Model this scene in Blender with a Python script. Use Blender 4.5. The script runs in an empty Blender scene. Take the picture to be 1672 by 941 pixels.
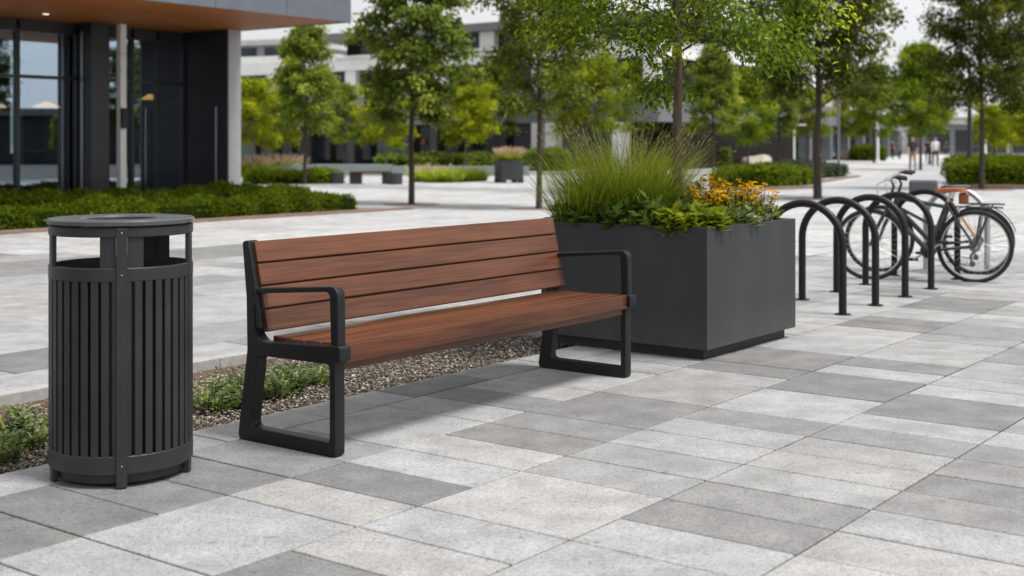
import bpy, bmesh, math, random
import numpy as np
from mathutils import Vector, Matrix
R = math.radians
random.seed(7)
scene = bpy.context.scene
COL = scene.collection
UX, UY = .6, .8                      # the paving grid: U runs along the bench, V towards the plaza behind it
ANG = math.atan2(UY, UX)
FPX, EYE, HOR = 2100.0, 1.3, 236.0   # measured from the photograph: focal length, eye height, horizon

def UV(u, v):
    return (UX*u - UY*v, UY*u + UX*v)
def toUV(x, y):
    return (UX*x + UY*y, -UY*x + UX*y)
def G(px, py):
    y = FPX*EYE/(py-HOR)
    return ((px-836)/FPX*y, y)
def srgb(r, g=None, b=None):
    if g is None: g = b = r
    def f(c):
        c /= 255.0
        return c/12.92 if c <= .04045 else ((c+.055)/1.055)**2.4
    return (f(r), f(g), f(b))

# ------------------------------------------------------------------ materials
def nt(name):
    m = bpy.data.materials.new(name); m.use_nodes = True
    t = m.node_tree; t.nodes.clear()
    return m, t, t.nodes, t.links
def N(t, kind, **kw):
    n = t.nodes.new(kind)
    for k, v in kw.items():
        if k.startswith('i_'): n.inputs[k[2:].replace('_', ' ')].default_value = v
        else: setattr(n, k, v)
    return n
def ramp(t, stops, interp='LINEAR'):
    r = t.nodes.new('ShaderNodeValToRGB'); e = r.color_ramp.elements
    r.color_ramp.interpolation = interp
    while len(e) > 1: e.remove(e[-1])
    e[0].position = stops[0][0]; e[0].color = tuple(stops[0][1])+(1,)
    for p, c in stops[1:]:
        x = e.new(p); x.color = tuple(c)+(1,)
    return r
def mat(name, c1, c2=None, rough=.5, scale=8, metallic=0, bump=0, bscale=60, detail=4, coat=0, spec=.5, stretch=None, rvar=.0):
    m, t, n, l = nt(name)
    b = N(t, 'ShaderNodeBsdfPrincipled'); o = N(t, 'ShaderNodeOutputMaterial')
    l.new(b.outputs[0], o.inputs[0])
    b.inputs['Roughness'].default_value = rough; b.inputs['Metallic'].default_value = metallic
    b.inputs['Coat Weight'].default_value = coat; b.inputs['Specular IOR Level'].default_value = spec
    tc = N(t, 'ShaderNodeTexCoord'); src = tc.outputs['Object']
    if stretch:
        mp = N(t, 'ShaderNodeMapping'); mp.inputs['Scale'].default_value = stretch
        l.new(src, mp.inputs[0]); src = mp.outputs[0]
    no = N(t, 'ShaderNodeTexNoise'); no.inputs['Scale'].default_value = scale; no.inputs['Detail'].default_value = detail
    l.new(src, no.inputs['Vector'])
    c2 = c2 or tuple(x*.8 for x in c1)
    r = ramp(t, [(.3, c1), (.7, c2)])
    l.new(no.outputs['Fac'], r.inputs[0]); l.new(r.outputs[0], b.inputs['Base Color'])
    if rvar:
        mr = N(t, 'ShaderNodeMapRange'); mr.inputs['To Min'].default_value = rough-rvar; mr.inputs['To Max'].default_value = rough+rvar
        l.new(no.outputs['Fac'], mr.inputs['Value']); l.new(mr.outputs[0], b.inputs['Roughness'])
    if bump:
        nb = N(t, 'ShaderNodeTexNoise'); nb.inputs['Scale'].default_value = bscale; nb.inputs['Detail'].default_value = 3
        l.new(src, nb.inputs['Vector'])
        bp = N(t, 'ShaderNodeBump'); bp.inputs['Strength'].default_value = bump; bp.inputs['Distance'].default_value = .01
        l.new(nb.outputs['Fac'], bp.inputs['Height']); l.new(bp.outputs[0], b.inputs['Normal'])
    return m
def leafmat(name, stops, trans=.3, rough=.6, spec=.10):
    """leaf colour follows each leaf's own random tone"""
    m, t, n, l = nt(name)
    o = N(t, 'ShaderNodeOutputMaterial'); b = N(t, 'ShaderNodeBsdfPrincipled'); tr = N(t, 'ShaderNodeBsdfTranslucent'); mx = N(t, 'ShaderNodeMixShader')
    a = N(t, 'ShaderNodeAttribute', attribute_name='tone')
    r = ramp(t, stops); l.new(a.outputs['Fac'], r.inputs[0])
    l.new(r.outputs[0], b.inputs['Base Color'])
    hs = N(t, 'ShaderNodeHueSaturation'); hs.inputs['Value'].default_value = 1.5; hs.inputs['Hue'].default_value = .485
    l.new(r.outputs[0], hs.inputs['Color']); l.new(hs.outputs[0], tr.inputs['Color'])
    b.inputs['Roughness'].default_value = rough; b.inputs['Specular IOR Level'].default_value = spec
    mx.inputs[0].default_value = trans
    l.new(b.outputs[0], mx.inputs[1]); l.new(tr.outputs[0], mx.inputs[2]); l.new(mx.outputs[0], o.inputs[0])
    return m
def glassmat(name, tint, refl=.3, rough=.01, gl=(.9, .95, 1)):
    m, t, n, l = nt(name)
    o = N(t, 'ShaderNodeOutputMaterial'); g = N(t, 'ShaderNodeBsdfGlossy'); tr = N(t, 'ShaderNodeBsdfTransparent'); mx = N(t, 'ShaderNodeMixShader')
    lw = N(t, 'ShaderNodeLayerWeight'); lw.inputs[0].default_value = .35
    mr = N(t, 'ShaderNodeMapRange'); mr.inputs['To Min'].default_value = refl; mr.inputs['To Max'].default_value = 1
    l.new(lw.outputs['Fresnel'], mr.inputs['Value']); l.new(mr.outputs[0], mx.inputs[0])
    tr.inputs[0].default_value = tuple(tint)+(1,); g.inputs['Color'].default_value = tuple(gl)+(1,); g.inputs['Roughness'].default_value = rough
    l.new(tr.outputs[0], mx.inputs[1]); l.new(g.outputs[0], mx.inputs[2]); l.new(mx.outputs[0], o.inputs[0])
    return m
def emit(name, c, s):
    m, t, n, l = nt(name)
    o = N(t, 'ShaderNodeOutputMaterial'); e = N(t, 'ShaderNodeEmission'); e.inputs[0].default_value = tuple(c)+(1,); e.inputs[1].default_value = s
    l.new(e.outputs[0], o.inputs[0]); return m

def paver_mat():
    m, t, n, l = nt('concrete_paver')
    o = N(t, 'ShaderNodeOutputMaterial'); b = N(t, 'ShaderNodeBsdfPrincipled'); l.new(b.outputs[0], o.inputs[0])
    tc = N(t, 'ShaderNodeTexCoord'); P = tc.outputs['Object']
    a = N(t, 'ShaderNodeAttribute', attribute_name='tile')
    def noise(s, d=3, rg=.5):
        x = N(t, 'ShaderNodeTexNoise'); x.inputs['Scale'].default_value = s; x.inputs['Detail'].default_value = d; x.inputs['Roughness'].default_value = rg
        l.new(P, x.inputs['Vector']); return x.outputs['Fac']
    def mapr(f, a0, a1, lo, hi):
        x = N(t, 'ShaderNodeMapRange'); x.inputs['From Min'].default_value = a0; x.inputs['From Max'].default_value = a1
        x.inputs['To Min'].default_value = lo; x.inputs['To Max'].default_value = hi; l.new(f, x.inputs['Value']); return x.outputs[0]
    def mul(x, y):
        k = N(t, 'ShaderNodeMath', operation='MULTIPLY'); l.new(x, k.inputs[0]); l.new(y, k.inputs[1]); return k.outputs[0]
    fine = noise(150, 2, .7); mid = noise(48, 4, .7); blot = noise(2.6, 6, .65); pore = noise(85, 1)
    v = mul(mapr(fine, .3, .7, .72, 1.28), mapr(mid, .3, .7, .80, 1.20))
    v = mul(v, mapr(blot, .25, .75, .78, 1.16))
    v = mul(v, mapr(noise(5.5, 4, .6), .3, .62, .80, 1.06))
    v = mul(v, mapr(noise(17, 1), .24, .29, .72, 1.0))
    v = mul(v, mapr(pore, .30, .38, .55, 1.0))
    mx = N(t, 'ShaderNodeVectorMath', operation='SCALE'); l.new(a.outputs['Color'], mx.inputs[0]); l.new(v, mx.inputs['Scale'])
    l.new(mx.outputs[0], b.inputs['Base Color'])
    l.new(mapr(mid, .3, .7, .62, .85), b.inputs['Roughness'])
    b.inputs['Specular IOR Level'].default_value = .35
    ad = N(t, 'ShaderNodeMath', operation='ADD'); l.new(fine, ad.inputs[0]); l.new(mid, ad.inputs[1])
    bp = N(t, 'ShaderNodeBump'); bp.inputs['Strength'].default_value = .35; bp.inputs['Distance'].default_value = .004
    l.new(ad.outputs[0], bp.inputs['Height']); l.new(bp.outputs[0], b.inputs['Normal'])
    return m

def wood_mat(name, dark, midc, light, along='X', rough=.36, coat=.12):
    m, t, n, l = nt(name)
    o = N(t, 'ShaderNodeOutputMaterial'); b = N(t, 'ShaderNodeBsdfPrincipled'); l.new(b.outputs[0], o.inputs[0])
    tc = N(t, 'ShaderNodeTexCoord'); a = N(t, 'ShaderNodeAttribute', attribute_name='board')
    ad = N(t, 'ShaderNodeVectorMath', operation='ADD'); l.new(tc.outputs['Object'], ad.inputs[0])
    sc = N(t, 'ShaderNodeVectorMath', operation='SCALE'); sc.inputs['Scale'].default_value = 7.3
    cb = N(t, 'ShaderNodeCombineXYZ'); l.new(a.outputs['Fac'], cb.inputs[0]); l.new(a.outputs['Fac'], cb.inputs[1]); l.new(cb.outputs[0], sc.inputs[0]); l.new(sc.outputs[0], ad.inputs[1])
    def strn(s, sx, d=5):
        mp = N(t, 'ShaderNodeMapping'); mp.inputs['Scale'].default_value = (sx, 1, 1) if along == 'X' else (1, sx, 1)
        l.new(ad.outputs[0], mp.inputs[0])
        x = N(t, 'ShaderNodeTexNoise'); x.inputs['Scale'].default_value = s; x.inputs['Detail'].default_value = d; x.inputs['Distortion'].default_value = .35
        l.new(mp.outputs[0], x.inputs['Vector']); return x.outputs['Fac']
    g1 = strn(14, .09); g2 = strn(120, .025, 3); g3 = strn(5, .25, 2)
    s1 = N(t, 'ShaderNodeMath', operation='MULTIPLY_ADD'); s1.inputs[1].default_value = .42; l.new(g2, s1.inputs[0])
    k1 = N(t, 'ShaderNodeMath', operation='MULTIPLY'); k1.inputs[1].default_value = .30; l.new(g1, k1.inputs[0]); l.new(k1.outputs[0], s1.inputs[2])
    s2 = N(t, 'ShaderNodeMath', operation='MULTIPLY_ADD'); s2.inputs[1].default_value = .3; l.new(g3, s2.inputs[0]); l.new(s1.outputs[0], s2.inputs[2])
    off = N(t, 'ShaderNodeMath', operation='MULTIPLY_ADD'); off.inputs[1].default_value = .24; l.new(a.outputs['Fac'], off.inputs[0]); l.new(s2.outputs[0], off.inputs[2])
    r = ramp(t, [(.38, dark), (.56, midc), (.76, light)]); l.new(off.outputs[0], r.inputs[0]); l.new(r.outputs[0], b.inputs['Base Color'])
    b.inputs['Roughness'].default_value = rough; b.inputs['Coat Weight'].default_value = coat; b.inputs['Coat Roughness'].default_value = .2
    b.inputs['Specular IOR Level'].default_value = .26
    bp = N(t, 'ShaderNodeBump'); bp.inputs['Strength'].default_value = .12; bp.inputs['Distance'].default_value = .003
    l.new(g2, bp.inputs['Height']); l.new(bp.outputs[0], b.inputs['Normal'])
    return m

M = {}
M['paver'] = paver_mat()
M['black'] = mat('black_powder_coat', (.010, .0105, .0115), (.0125, .013, .0145), .42, 5, bump=.10, bscale=900, rvar=.05, spec=.25)
M['bin'] = mat('charcoal_powder_coat', (.0185, .019, .0205), (.026, .027, .029), .42, 5, bump=.08, bscale=900, rvar=.05, spec=.32)
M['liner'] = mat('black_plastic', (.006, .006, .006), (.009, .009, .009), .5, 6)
M['planter'] = mat('grey_painted_steel', (.034, .035, .038), (.044, .0455, .049), .5, 3.5, bump=.06, bscale=500, rvar=.05, spec=.18, stretch=(1, 1, .25))
M['planter_dark'] = mat('dark_plinth_paint', (.012, .012, .013), (.016, .016, .017), .6, 5)
M['bench_wood'] = wood_mat('oiled_hardwood', (.030, .0090, .0038), (.072, .0228, .0088), (.140, .048, .0195), rough=.34, coat=.28)
M['soffit'] = wood_mat('soffit_timber', (.20, .058, .010), (.30, .096, .018), (.38, .14, .03), rough=.6, coat=.0)
M['soil'] = mat('garden_soil', (.05, .032, .02), (.09, .055, .033), .95, 25, bump=.6, bscale=60)
M['mulch'] = mat('brown_mulch', (.11, .07, .045), (.06, .04, .026), .95, 30, bump=.8, bscale=70)
M['kerb'] = mat('kerb_stone', (.36, .355, .345), (.27, .265, .26), .8, 20, bump=.3, bscale=200)
M['edging'] = mat('brown_edging', (.22, .15, .115), (.15, .10, .08), .85, 12, bump=.3, bscale=100)
M['ground'] = mat('compacted_base', (.06, .056, .05), (.09, .084, .078), .95, 6, bump=.3, bscale=60)
M['plaza'] = mat('pale_plaza_stone', (.46, .455, .45), (.36, .357, .355), .8, .35, detail=6)
M['lane'] = mat('grey_lane_paving', (.27, .275, .285), (.34, .345, .352), .8, .25, detail=6)
M['bark'] = mat('rough_bark', (.125, .088, .062), (.050, .035, .025), .9, 22, bump=.9, bscale=45, stretch=(1, 1, .3))
M['bark_dark'] = mat('dark_bark', (.060, .043, .031), (.026, .019, .014), .9, 14, bump=.6, bscale=30, stretch=(1, 1, .3))
M['bark_pale'] = mat('pale_bark', (.17, .13, .10), (.10, .078, .062), .9, 14, bump=.6, bscale=30, stretch=(1, 1, .3))
M['slate'] = mat('slate_cladding', (.105, .120, .143), (.09, .102, .12), .45, 2.5, rvar=.06)
M['darkwall'] = mat('black_cladding', (.014, .014, .0155), (.019, .019, .021), .5, 3, rvar=.05)
M['capmetal'] = mat('grey_metal_edge', (.40, .40, .42), (.35, .35, .37), .45, 3)
M['frame'] = mat('dark_window_frame', (.016, .017, .019), (.022, .023, .026), .4, 3)
M['silver'] = mat('brushed_steel', (.55, .55, .55), (.45, .45, .46), .32, 30, metallic=.85)
M['pale'] = mat('pale_post_paint', (.78, .775, .76), (.7, .695, .685), .5, 6)
M['white'] = mat('white_render', (.74, .74, .73), (.66, .66, .655), .75, 1.2)
M['concrete'] = mat('grey_concrete', (.40, .39, .375), (.32, .312, .30), .8, .8)
M['bandgrey'] = mat('grey_band_panel', (.16, .165, .185), (.13, .135, .15), .55, 1)
M['roofgrey'] = mat('roof_slab_grey', (.17, .17, .175), (.14, .14, .145), .7, 1)
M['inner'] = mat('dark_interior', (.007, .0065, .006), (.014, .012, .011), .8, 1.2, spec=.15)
M['glass'] = glassmat('lobby_glass', (.62, .72, .72), .34, .01, (.72, .84, 1))
M['glass_far'] = mat('tinted_window', (.012, .017, .021), (.022, .03, .036), .12, .6, spec=.35)
M['glass_teal'] = mat('teal_window', (.05, .085, .085), (.11, .16, .16), .12, .8, spec=.4)
M['parapet'] = mat('pale_green_stone', (.19, .225, .22), (.16, .19, .185), .5, 3)
M['lamp'] = emit('warm_lamp_glow', (1, .42, .10), 2.6)
M['downlight'] = emit('downlight_glow', (1, .85, .6), 3)
M['rubber'] = mat('tyre_rubber', (.009, .009, .009), (.013, .013, .013), .8, 30, bump=.5, bscale=120)
M['bikeblack'] = mat('gloss_black_frame', (.014, .014, .015), (.018, .018, .02), .25, 6, coat=.5)
M['bikeorange'] = mat('orange_frame_paint', (.55, .22, .035), (.5, .18, .03), .3, 6, coat=.5)
M['leather'] = mat('orange_leather', (.27, .068, .016), (.18, .044, .011), .45, 25, bump=.3, bscale=120)
M['bikegrey'] = mat('grey_fabric', (.12, .125, .135), (.09, .094, .10), .8, 60, bump=.4, bscale=250)
M['skin'] = mat('skin', (.5, .3, .22), (.45, .27, .2), .6, 10)
M['hair'] = mat('dark_hair', (.02, .014, .01), (.03, .02, .015), .6, 40)
M['navy'] = mat('dark_navy_cloth', (.016, .018, .025), (.024, .026, .035), .85, 20)
M['whitecloth'] = mat('white_cloth', (.66, .67, .70), (.58, .59, .62), .85, 15)
M['darkcloth'] = mat('black_cloth', (.014, .014, .016), (.022, .022, .024), .85, 15)
M['tan'] = mat('tan_cloth', (.28, .17, .12), (.22, .13, .09), .85, 15)
M['maroon'] = mat('maroon_cloth', (.13, .05, .045), (.10, .04, .035), .85, 15)
M['carwhite'] = mat('white_car_paint', (.75, .76, .78), (.7, .71, .73), .25, 3, coat=.6)
M['cardark'] = mat('dark_car_paint', (.03, .032, .04), (.04, .042, .05), .25, 3, coat=.6)
M['stone'] = mat('pale_boulder', (.42, .38, .30), (.33, .30, .24), .85, 6, bump=.4, bscale=20)

def L3(a, b, c, d=None):
    return [(0, a), (.5, b), (1, c)] if d is None else [(0, a), (.4, b), (.75, c), (1, d)]
M['leaf_near'] = leafmat('fresh_green_leaf', L3((0.04462, 0.08298, 0.008938), (0.1116, 0.1836, 0.0143), (0.2528, 0.3432, 0.02324), (0.4759, 0.5267, 0.03575)), .42)
M['leaf_dark'] = leafmat('dark_green_leaf', L3((0.05347, 0.08774, 0.01512), (0.1133, 0.1687, 0.02268), (0.2123, 0.2784, 0.04158), (0.3931, 0.4387, 0.06615)), .4)
M['leaf_deep'] = leafmat('deep_green_leaf', L3((0.02671, 0.04084, 0.006283), (0.05655, 0.07854, 0.009426), (0.106, 0.1296, 0.01728), (0.1963, 0.2042, 0.02749)), .4)
M['leaf_mid'] = leafmat('mid_green_leaf', L3((0.0676, 0.1044, 0.01463), (0.1352, 0.1959, 0.02275), (0.2366, 0.2974, 0.03575), (0.4056, 0.4207, 0.05687)), .42)
M['leaf_olive'] = leafmat('olive_leaf', L3((0.05502, 0.08124, 0.01266), (0.1136, 0.1524, 0.01829), (0.2033, 0.2395, 0.02812), (0.3468, 0.3192, 0.04219)), .36)
M['leaf_lime'] = leafmat('lime_leaf', L3((.085, .12, .006), (.19, .24, .008), (.33, .37, .012), (.5, .48, .025)), .42)
M['leaf_bright'] = leafmat('bright_green_leaf', L3((0.06, 0.1026, 0.007), (0.12, 0.189, 0.01), (0.21, 0.2862, 0.014), (0.33, 0.378, 0.025)), .42)
M['leaf_gold'] = leafmat('golden_green_leaf', L3((0.07106, 0.099, 0.0063), (0.1421, 0.187, 0.009), (0.2508, 0.297, 0.0135), (0.3846, 0.407, 0.0225)), .4)
M['hedge'] = leafmat('hedge_leaf', L3((0.04235, 0.06957, 0.0044), (0.09075, 0.1328, 0.0066), (0.1513, 0.2087, 0.0099), (0.242, 0.3036, 0.0176)), .35)
M['hedge_grey'] = leafmat('grey_green_leaf', L3((.04, .055, .035), (.07, .09, .055), (.11, .13, .075), (.17, .18, .10)), .25)
M['hedge_core'] = mat('hedge_twigs', (.016, .028, .005), (.010, .016, .004), 1, 10, spec=0)
M['blade'] = leafmat('grass_blade', L3((0.0924, 0.1505, 0.011), (0.1848, 0.2633, 0.0187), (0.3168, 0.3887, 0.0352), (0.5808, 0.5518, 0.154)), .45)
M['plume'] = leafmat('straw_plume', L3((.36, .27, .12), (.46, .36, .19), (.55, .45, .27)), .3)
M['pink'] = leafmat('pink_plume', L3((.42, .27, .20), (.52, .38, .29), (.60, .50, .36)), .3)
M['herb_dark'] = leafmat('dark_herb_leaf', L3((0.0351, 0.0702, 0.01215), (0.07425, 0.1283, 0.0189), (0.1418, 0.2093, 0.03375), (0.2565, 0.324, 0.081)), .3, .42)
M['herb_lime'] = leafmat('lime_herb_leaf', L3((.06, .10, .010), (.13, .19, .014), (.24, .29, .02), (.40, .38, .03)), .35, .42)
M['herb_pale'] = leafmat('variegated_leaf', L3((0.063, 0.1045, 0.0308), (0.126, 0.1805, 0.063), (0.252, 0.285, 0.154), (0.4725, 0.475, 0.392)), .3, .45)
M['bloom'] = leafmat('orange_yellow_petal', L3((.60, .26, .012), (.72, .43, .015), (.78, .58, .02)), .3)
M['bloom_yellow'] = leafmat('yellow_leaf', L3((.45, .22, .02), (.6, .38, .02), (.66, .5, .04)), .3)

# ------------------------------------------------------------------ mesh building
class MB:
    def __init__(s, off=(0, 0, 0)):
        s.v, s.f, s.m, s.s, s.off = [], [], [], [], off
    def add(s, vs, fs, mi=0, smooth=False):
        b = len(s.v); s.v += [tuple(a-o for a, o in zip(v, s.off)) for v in vs]
        for f in fs:
            s.f.append([b+i for i in f]); s.m.append(mi); s.s.append(smooth)
        return s
    def box(s, x0, x1, y0, y1, z0, z1, mi=0):
        v = [(x0, y0, z0), (x1, y0, z0), (x1, y1, z0), (x0, y1, z0), (x0, y0, z1), (x1, y0, z1), (x1, y1, z1), (x0, y1, z1)]
        return s.add(v, [(0, 3, 2, 1), (4, 5, 6, 7), (0, 1, 5, 4), (1, 2, 6, 5), (2, 3, 7, 6), (3, 0, 4, 7)], mi)
    def obox(s, c, ax, ay, az, hx, hy, hz, mi=0):
        c, ax, ay, az = Vector(c), Vector(ax).normalized(), Vector(ay).normalized(), Vector(az).normalized()
        v = [tuple(c+ax*hx*a+ay*hy*b+az*hz*d) for d in (-1, 1) for a, b in ((-1, -1), (1, -1), (1, 1), (-1, 1))]
        return s.add(v, [(0, 3, 2, 1), (4, 5, 6, 7), (0, 1, 5, 4), (1, 2, 6, 5), (2, 3, 7, 6), (3, 0, 4, 7)], mi)
    def tube(s, pts, r, n=8, closed=False, mi=0, caps=True, flat=None):
        pts = [Vector(p) for p in pts]; k = len(pts)
        rs = r if isinstance(r, (list, tuple)) else [r]*k
        vs, fs = [], []
        up = None
        for i, p in enumerate(pts):
            a = pts[(i-1) % k] if (closed or i > 0) else p
            b = pts[(i+1) % k] if (closed or i < k-1) else p
            d = (b-a).normalized()
            if up is None:
                up = Vector((0, 0, 1)) if abs(d.z) < .9 else Vector((1, 0, 0))
            x = d.cross(up)
            if x.length < 1e-4: x = d.cross(Vector((.3, .8, .5)))
            x.normalize(); y = x.cross(d).normalized(); up = y
            for j in range(n):
                t = 2*math.pi*j/n
                vs.append(tuple(p + x*math.cos(t)*rs[i] + y*math.sin(t)*rs[i]*(flat or 1)))
        for i in range(k if closed else k-1):
            i2 = (i+1) % k
            for j in range(n):
                j2 = (j+1) % n
                fs.append((i*n+j, i*n+j2, i2*n+j2, i2*n+j))
        s.add(vs, fs, mi, True)
        if caps and not closed:
            b = len(s.v)-len(vs)
            s.f.append([b+j for j in range(n)][::-1]); s.m.append(mi); s.s.append(False)
            s.f.append([b+(k-1)*n+j for j in range(n)]); s.m.append(mi); s.s.append(False)
        return s
    def lathe(s, prof, n=32, c=(0, 0), mi=0, smooth=True, a0=0, a1=2*math.pi):
        full = abs(a1-a0-2*math.pi) < 1e-6
        k = n if full else n+1
        vs, fs = [], []
        for j in range(k):
            t = a0+(a1-a0)*j/n
            for (r, z) in prof: vs.append((c[0]+r*math.cos(t), c[1]+r*math.sin(t), z))
        q = len(prof)
        for j in range(n):
            j2 = (j+1) % k
            for i in range(q-1): fs.append((j*q+i, j2*q+i, j2*q+i+1, j*q+i+1))
        return s.add(vs, fs, mi, smooth)
    def ball(s, c, rx, ry, rz, n=10, mi=0):
        prof = [(math.sin(math.pi*i/n), -math.cos(math.pi*i/n)) for i in range(n+1)]
        vs, fs = [], []
        for j in range(n*2):
            t = math.pi*j/n
            for r, z in prof: vs.append((c[0]+rx*r*math.cos(t), c[1]+ry*r*math.sin(t), c[2]+rz*z))
        q = n+1
        for j in range(n*2):
            for i in range(n): fs.append((j*q+i, ((j+1) % (2*n))*q+i, ((j+1) % (2*n))*q+i+1, j*q+i+1))
        return s.add(vs, fs, mi, True)
    def build(s, name, mats, parent=None, bevel=0, seg=2):
        me = bpy.data.meshes.new(name); me.from_pydata(s.v, [], s.f)
        for m in (mats if isinstance(mats, (list, tuple)) else [mats]): me.materials.append(m)
        me.polygons.foreach_set('material_index', s.m); me.polygons.foreach_set('use_smooth', s.s)
        if bevel:
            bm = bmesh.new(); bm.from_mesh(me)
            bmesh.ops.remove_doubles(bm, verts=bm.verts, dist=1e-6)
            es = [e for e in bm.edges if len(e.link_faces) == 2 and e.calc_face_angle(0) > .5]
            bmesh.ops.bevel(bm, geom=es, offset=bevel, segments=seg, affect='EDGES', profile=.6, clamp_overlap=True)
            bm.to_mesh(me); bm.free()
        me.update()
        if any(s.s): me.set_sharp_from_angle(angle=R(38))
        return link(name, me, parent)
def link(name, me, parent=None):
    o = bpy.data.objects.new(name, me); COL.objects.link(o)
    if parent: o.parent = parent
    return o
def tag(o, label=None, cat=None, group=None, kind=None):
    if label: o['label'] = label
    if cat: o['category'] = cat
    if group: o['group'] = group
    if kind: o['kind'] = kind
    return o
def empty(name, loc, rz=0, label=None, cat=None, group=None):
    o = bpy.data.objects.new(name, None); COL.objects.link(o); o.empty_display_size = .2
    o.location = (loc[0], loc[1], loc[2] if len(loc) > 2 else 0); o.rotation_euler = (0, 0, rz)
    return tag(o, label, cat, group)
def uvroot(name, u, v, z=0, label=None, cat=None, group=None):
    return empty(name, UV(u, v)+(z,), ANG, label, cat, group)
def dup(o, parent=None):
    c = o.copy(); COL.objects.link(c); c.parent = parent
    for ch in o.children: dup(ch, c)
    return c
def struct(o): o['kind'] = 'structure'; return o

def round_poly(pts, n=5):
    """pts: (x, y, r) -> polygon with rounded corners"""
    out = []; k = len(pts)
    for i in range(k):
        p = Vector(pts[i][:2]); r = pts[i][2] if len(pts[i]) > 2 else 0
        a = Vector(pts[i-1][:2]); b = Vector(pts[(i+1) % k][:2])
        if r <= 0: out.append(tuple(p)); continue
        d1 = (a-p).normalized(); d2 = (b-p).normalized()
        ang = d1.angle(d2)
        t = min(r/math.tan(ang/2), (a-p).length*.48, (b-p).length*.48)
        p1, p2 = p+d1*t, p+d2*t
        for j in range(n+1):
            q = j/n
            out.append(tuple(p1*(1-q)**2 + p*2*q*(1-q) + p2*q*q))
    return out
def extrude_outline(name, loops, x0, x1, material, parent, bevel=.004):
    """loops in the (y, z) plane, the first the outer one; extruded from x0 to x1"""
    cu = bpy.data.curves.new(name, 'CURVE'); cu.dimensions = '2D'; cu.fill_mode = 'BOTH'
    for lp in loops:
        sp = cu.splines.new('POLY'); sp.points.add(len(lp)-1); sp.use_cyclic_u = True
        for i, p in enumerate(lp): sp.points[i].co = (p[0], p[1], 0, 1)
    cu.extrude = abs(x1-x0)/2-bevel; cu.bevel_depth = bevel; cu.bevel_resolution = 2; cu.offset = -bevel
    t = bpy.data.objects.new('t', cu); COL.objects.link(t)
    me = bpy.data.meshes.new_from_object(t.evaluated_get(bpy.context.evaluated_depsgraph_get()))
    bpy.data.objects.remove(t); bpy.data.curves.remove(cu)
    me.transform(Matrix(((0, 0, 1, (x0+x1)/2), (1, 0, 0, 0), (0, 1, 0, 0), (0, 0, 0, 1))))
    me.materials.clear(); me.materials.append(material); me.name = name
    return link(name, me, parent)

def quads_mesh(name, V, F, tone, mats, mi=None):
    me = bpy.data.meshes.new(name); n = len(F)
    me.vertices.add(len(V)); me.vertices.foreach_set('co', np.asarray(V, np.float32).ravel())
    me.loops.add(n*4); me.loops.foreach_set('vertex_index', np.asarray(F, np.int32).ravel())
    me.polygons.add(n); me.polygons.foreach_set('loop_start', np.arange(0, n*4, 4, dtype=np.int32))
    for m in (mats if isinstance(mats, (list, tuple)) else [mats]): me.materials.append(m)
    if mi is not None: me.polygons.foreach_set('material_index', np.asarray(mi, np.int32))
    at = me.attributes.new('tone', 'FLOAT', 'FACE'); at.data.foreach_set('value', np.asarray(tone, np.float32))
    me.update(calc_edges=True); me.validate()
    return me
def unit(a): return a/np.maximum(np.linalg.norm(a, axis=1, keepdims=True), 1e-9)
def leaves_geo(P, D, Nn, Ln, W, fold=.25):
    """one folded leaf per row: base, right, tip, left"""
    D = unit(D); S = unit(np.cross(D, Nn)); Nn = np.cross(S, D)
    Ln = Ln[:, None]; W = W[:, None]
    a = P; b = P+D*Ln*.45+S*W*.5+Nn*W*fold; c = P+D*Ln-Nn*Ln*.12; d = P+D*Ln*.45-S*W*.5+Nn*W*fold
    V = np.stack([a, b, c, d], 1).reshape(-1, 3); F = np.arange(len(P)*4).reshape(-1, 4)
    return V, F
def blades_geo(B, az, Ln, W, th0, th1, S=5, prof='grass', rng=None, twist=None):
    """arching blades: B bases, az azimuth, angle from vertical th0 -> th1"""
    n = len(B); P = B.copy(); rows = []
    hd = np.stack([np.cos(az), np.sin(az), np.zeros(n)], 1); sd = np.stack([-np.sin(az), np.cos(az), np.zeros(n)], 1)
    for k in range(S+1):
        t = k/S
        w = W*((1-t)**.7*.95+.05) if prof == 'grass' else W*(max(0, math.sin(math.pi*min(1, t*.92+.06)))**.75+.02)
        cup = (0 if prof == 'grass' else .18)
        th = th0+(th1-th0)*t
        nrm = hd*(-np.cos(th))[:, None]+np.array([0, 0, 1])*np.sin(th)[:, None]
        rows.append((P-sd*w[:, None]*.5+nrm*(w*cup)[:, None], P+sd*w[:, None]*.5+nrm*(w*cup)[:, None]) if cup else (P-sd*w[:, None]*.5, P+sd*w[:, None]*.5))
        step = hd*np.sin(th)[:, None]+np.array([0, 0, 1])*np.cos(th)[:, None]
        P = P+step*(Ln/S)[:, None]
    A = np.stack([x for r in rows for x in r], 1)        # n, 2(S+1), 3
    V = A.reshape(-1, 3); m = 2*(S+1)
    base = (np.arange(n)*m)[:, None]
    F = np.concatenate([base+np.array([2*k, 2*k+1, 2*k+3, 2*k+2]) for k in range(S)], 0)
    F = F.reshape(S, n, 4).transpose(1, 0, 2).reshape(-1, 4)
    return V, F, S

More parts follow.
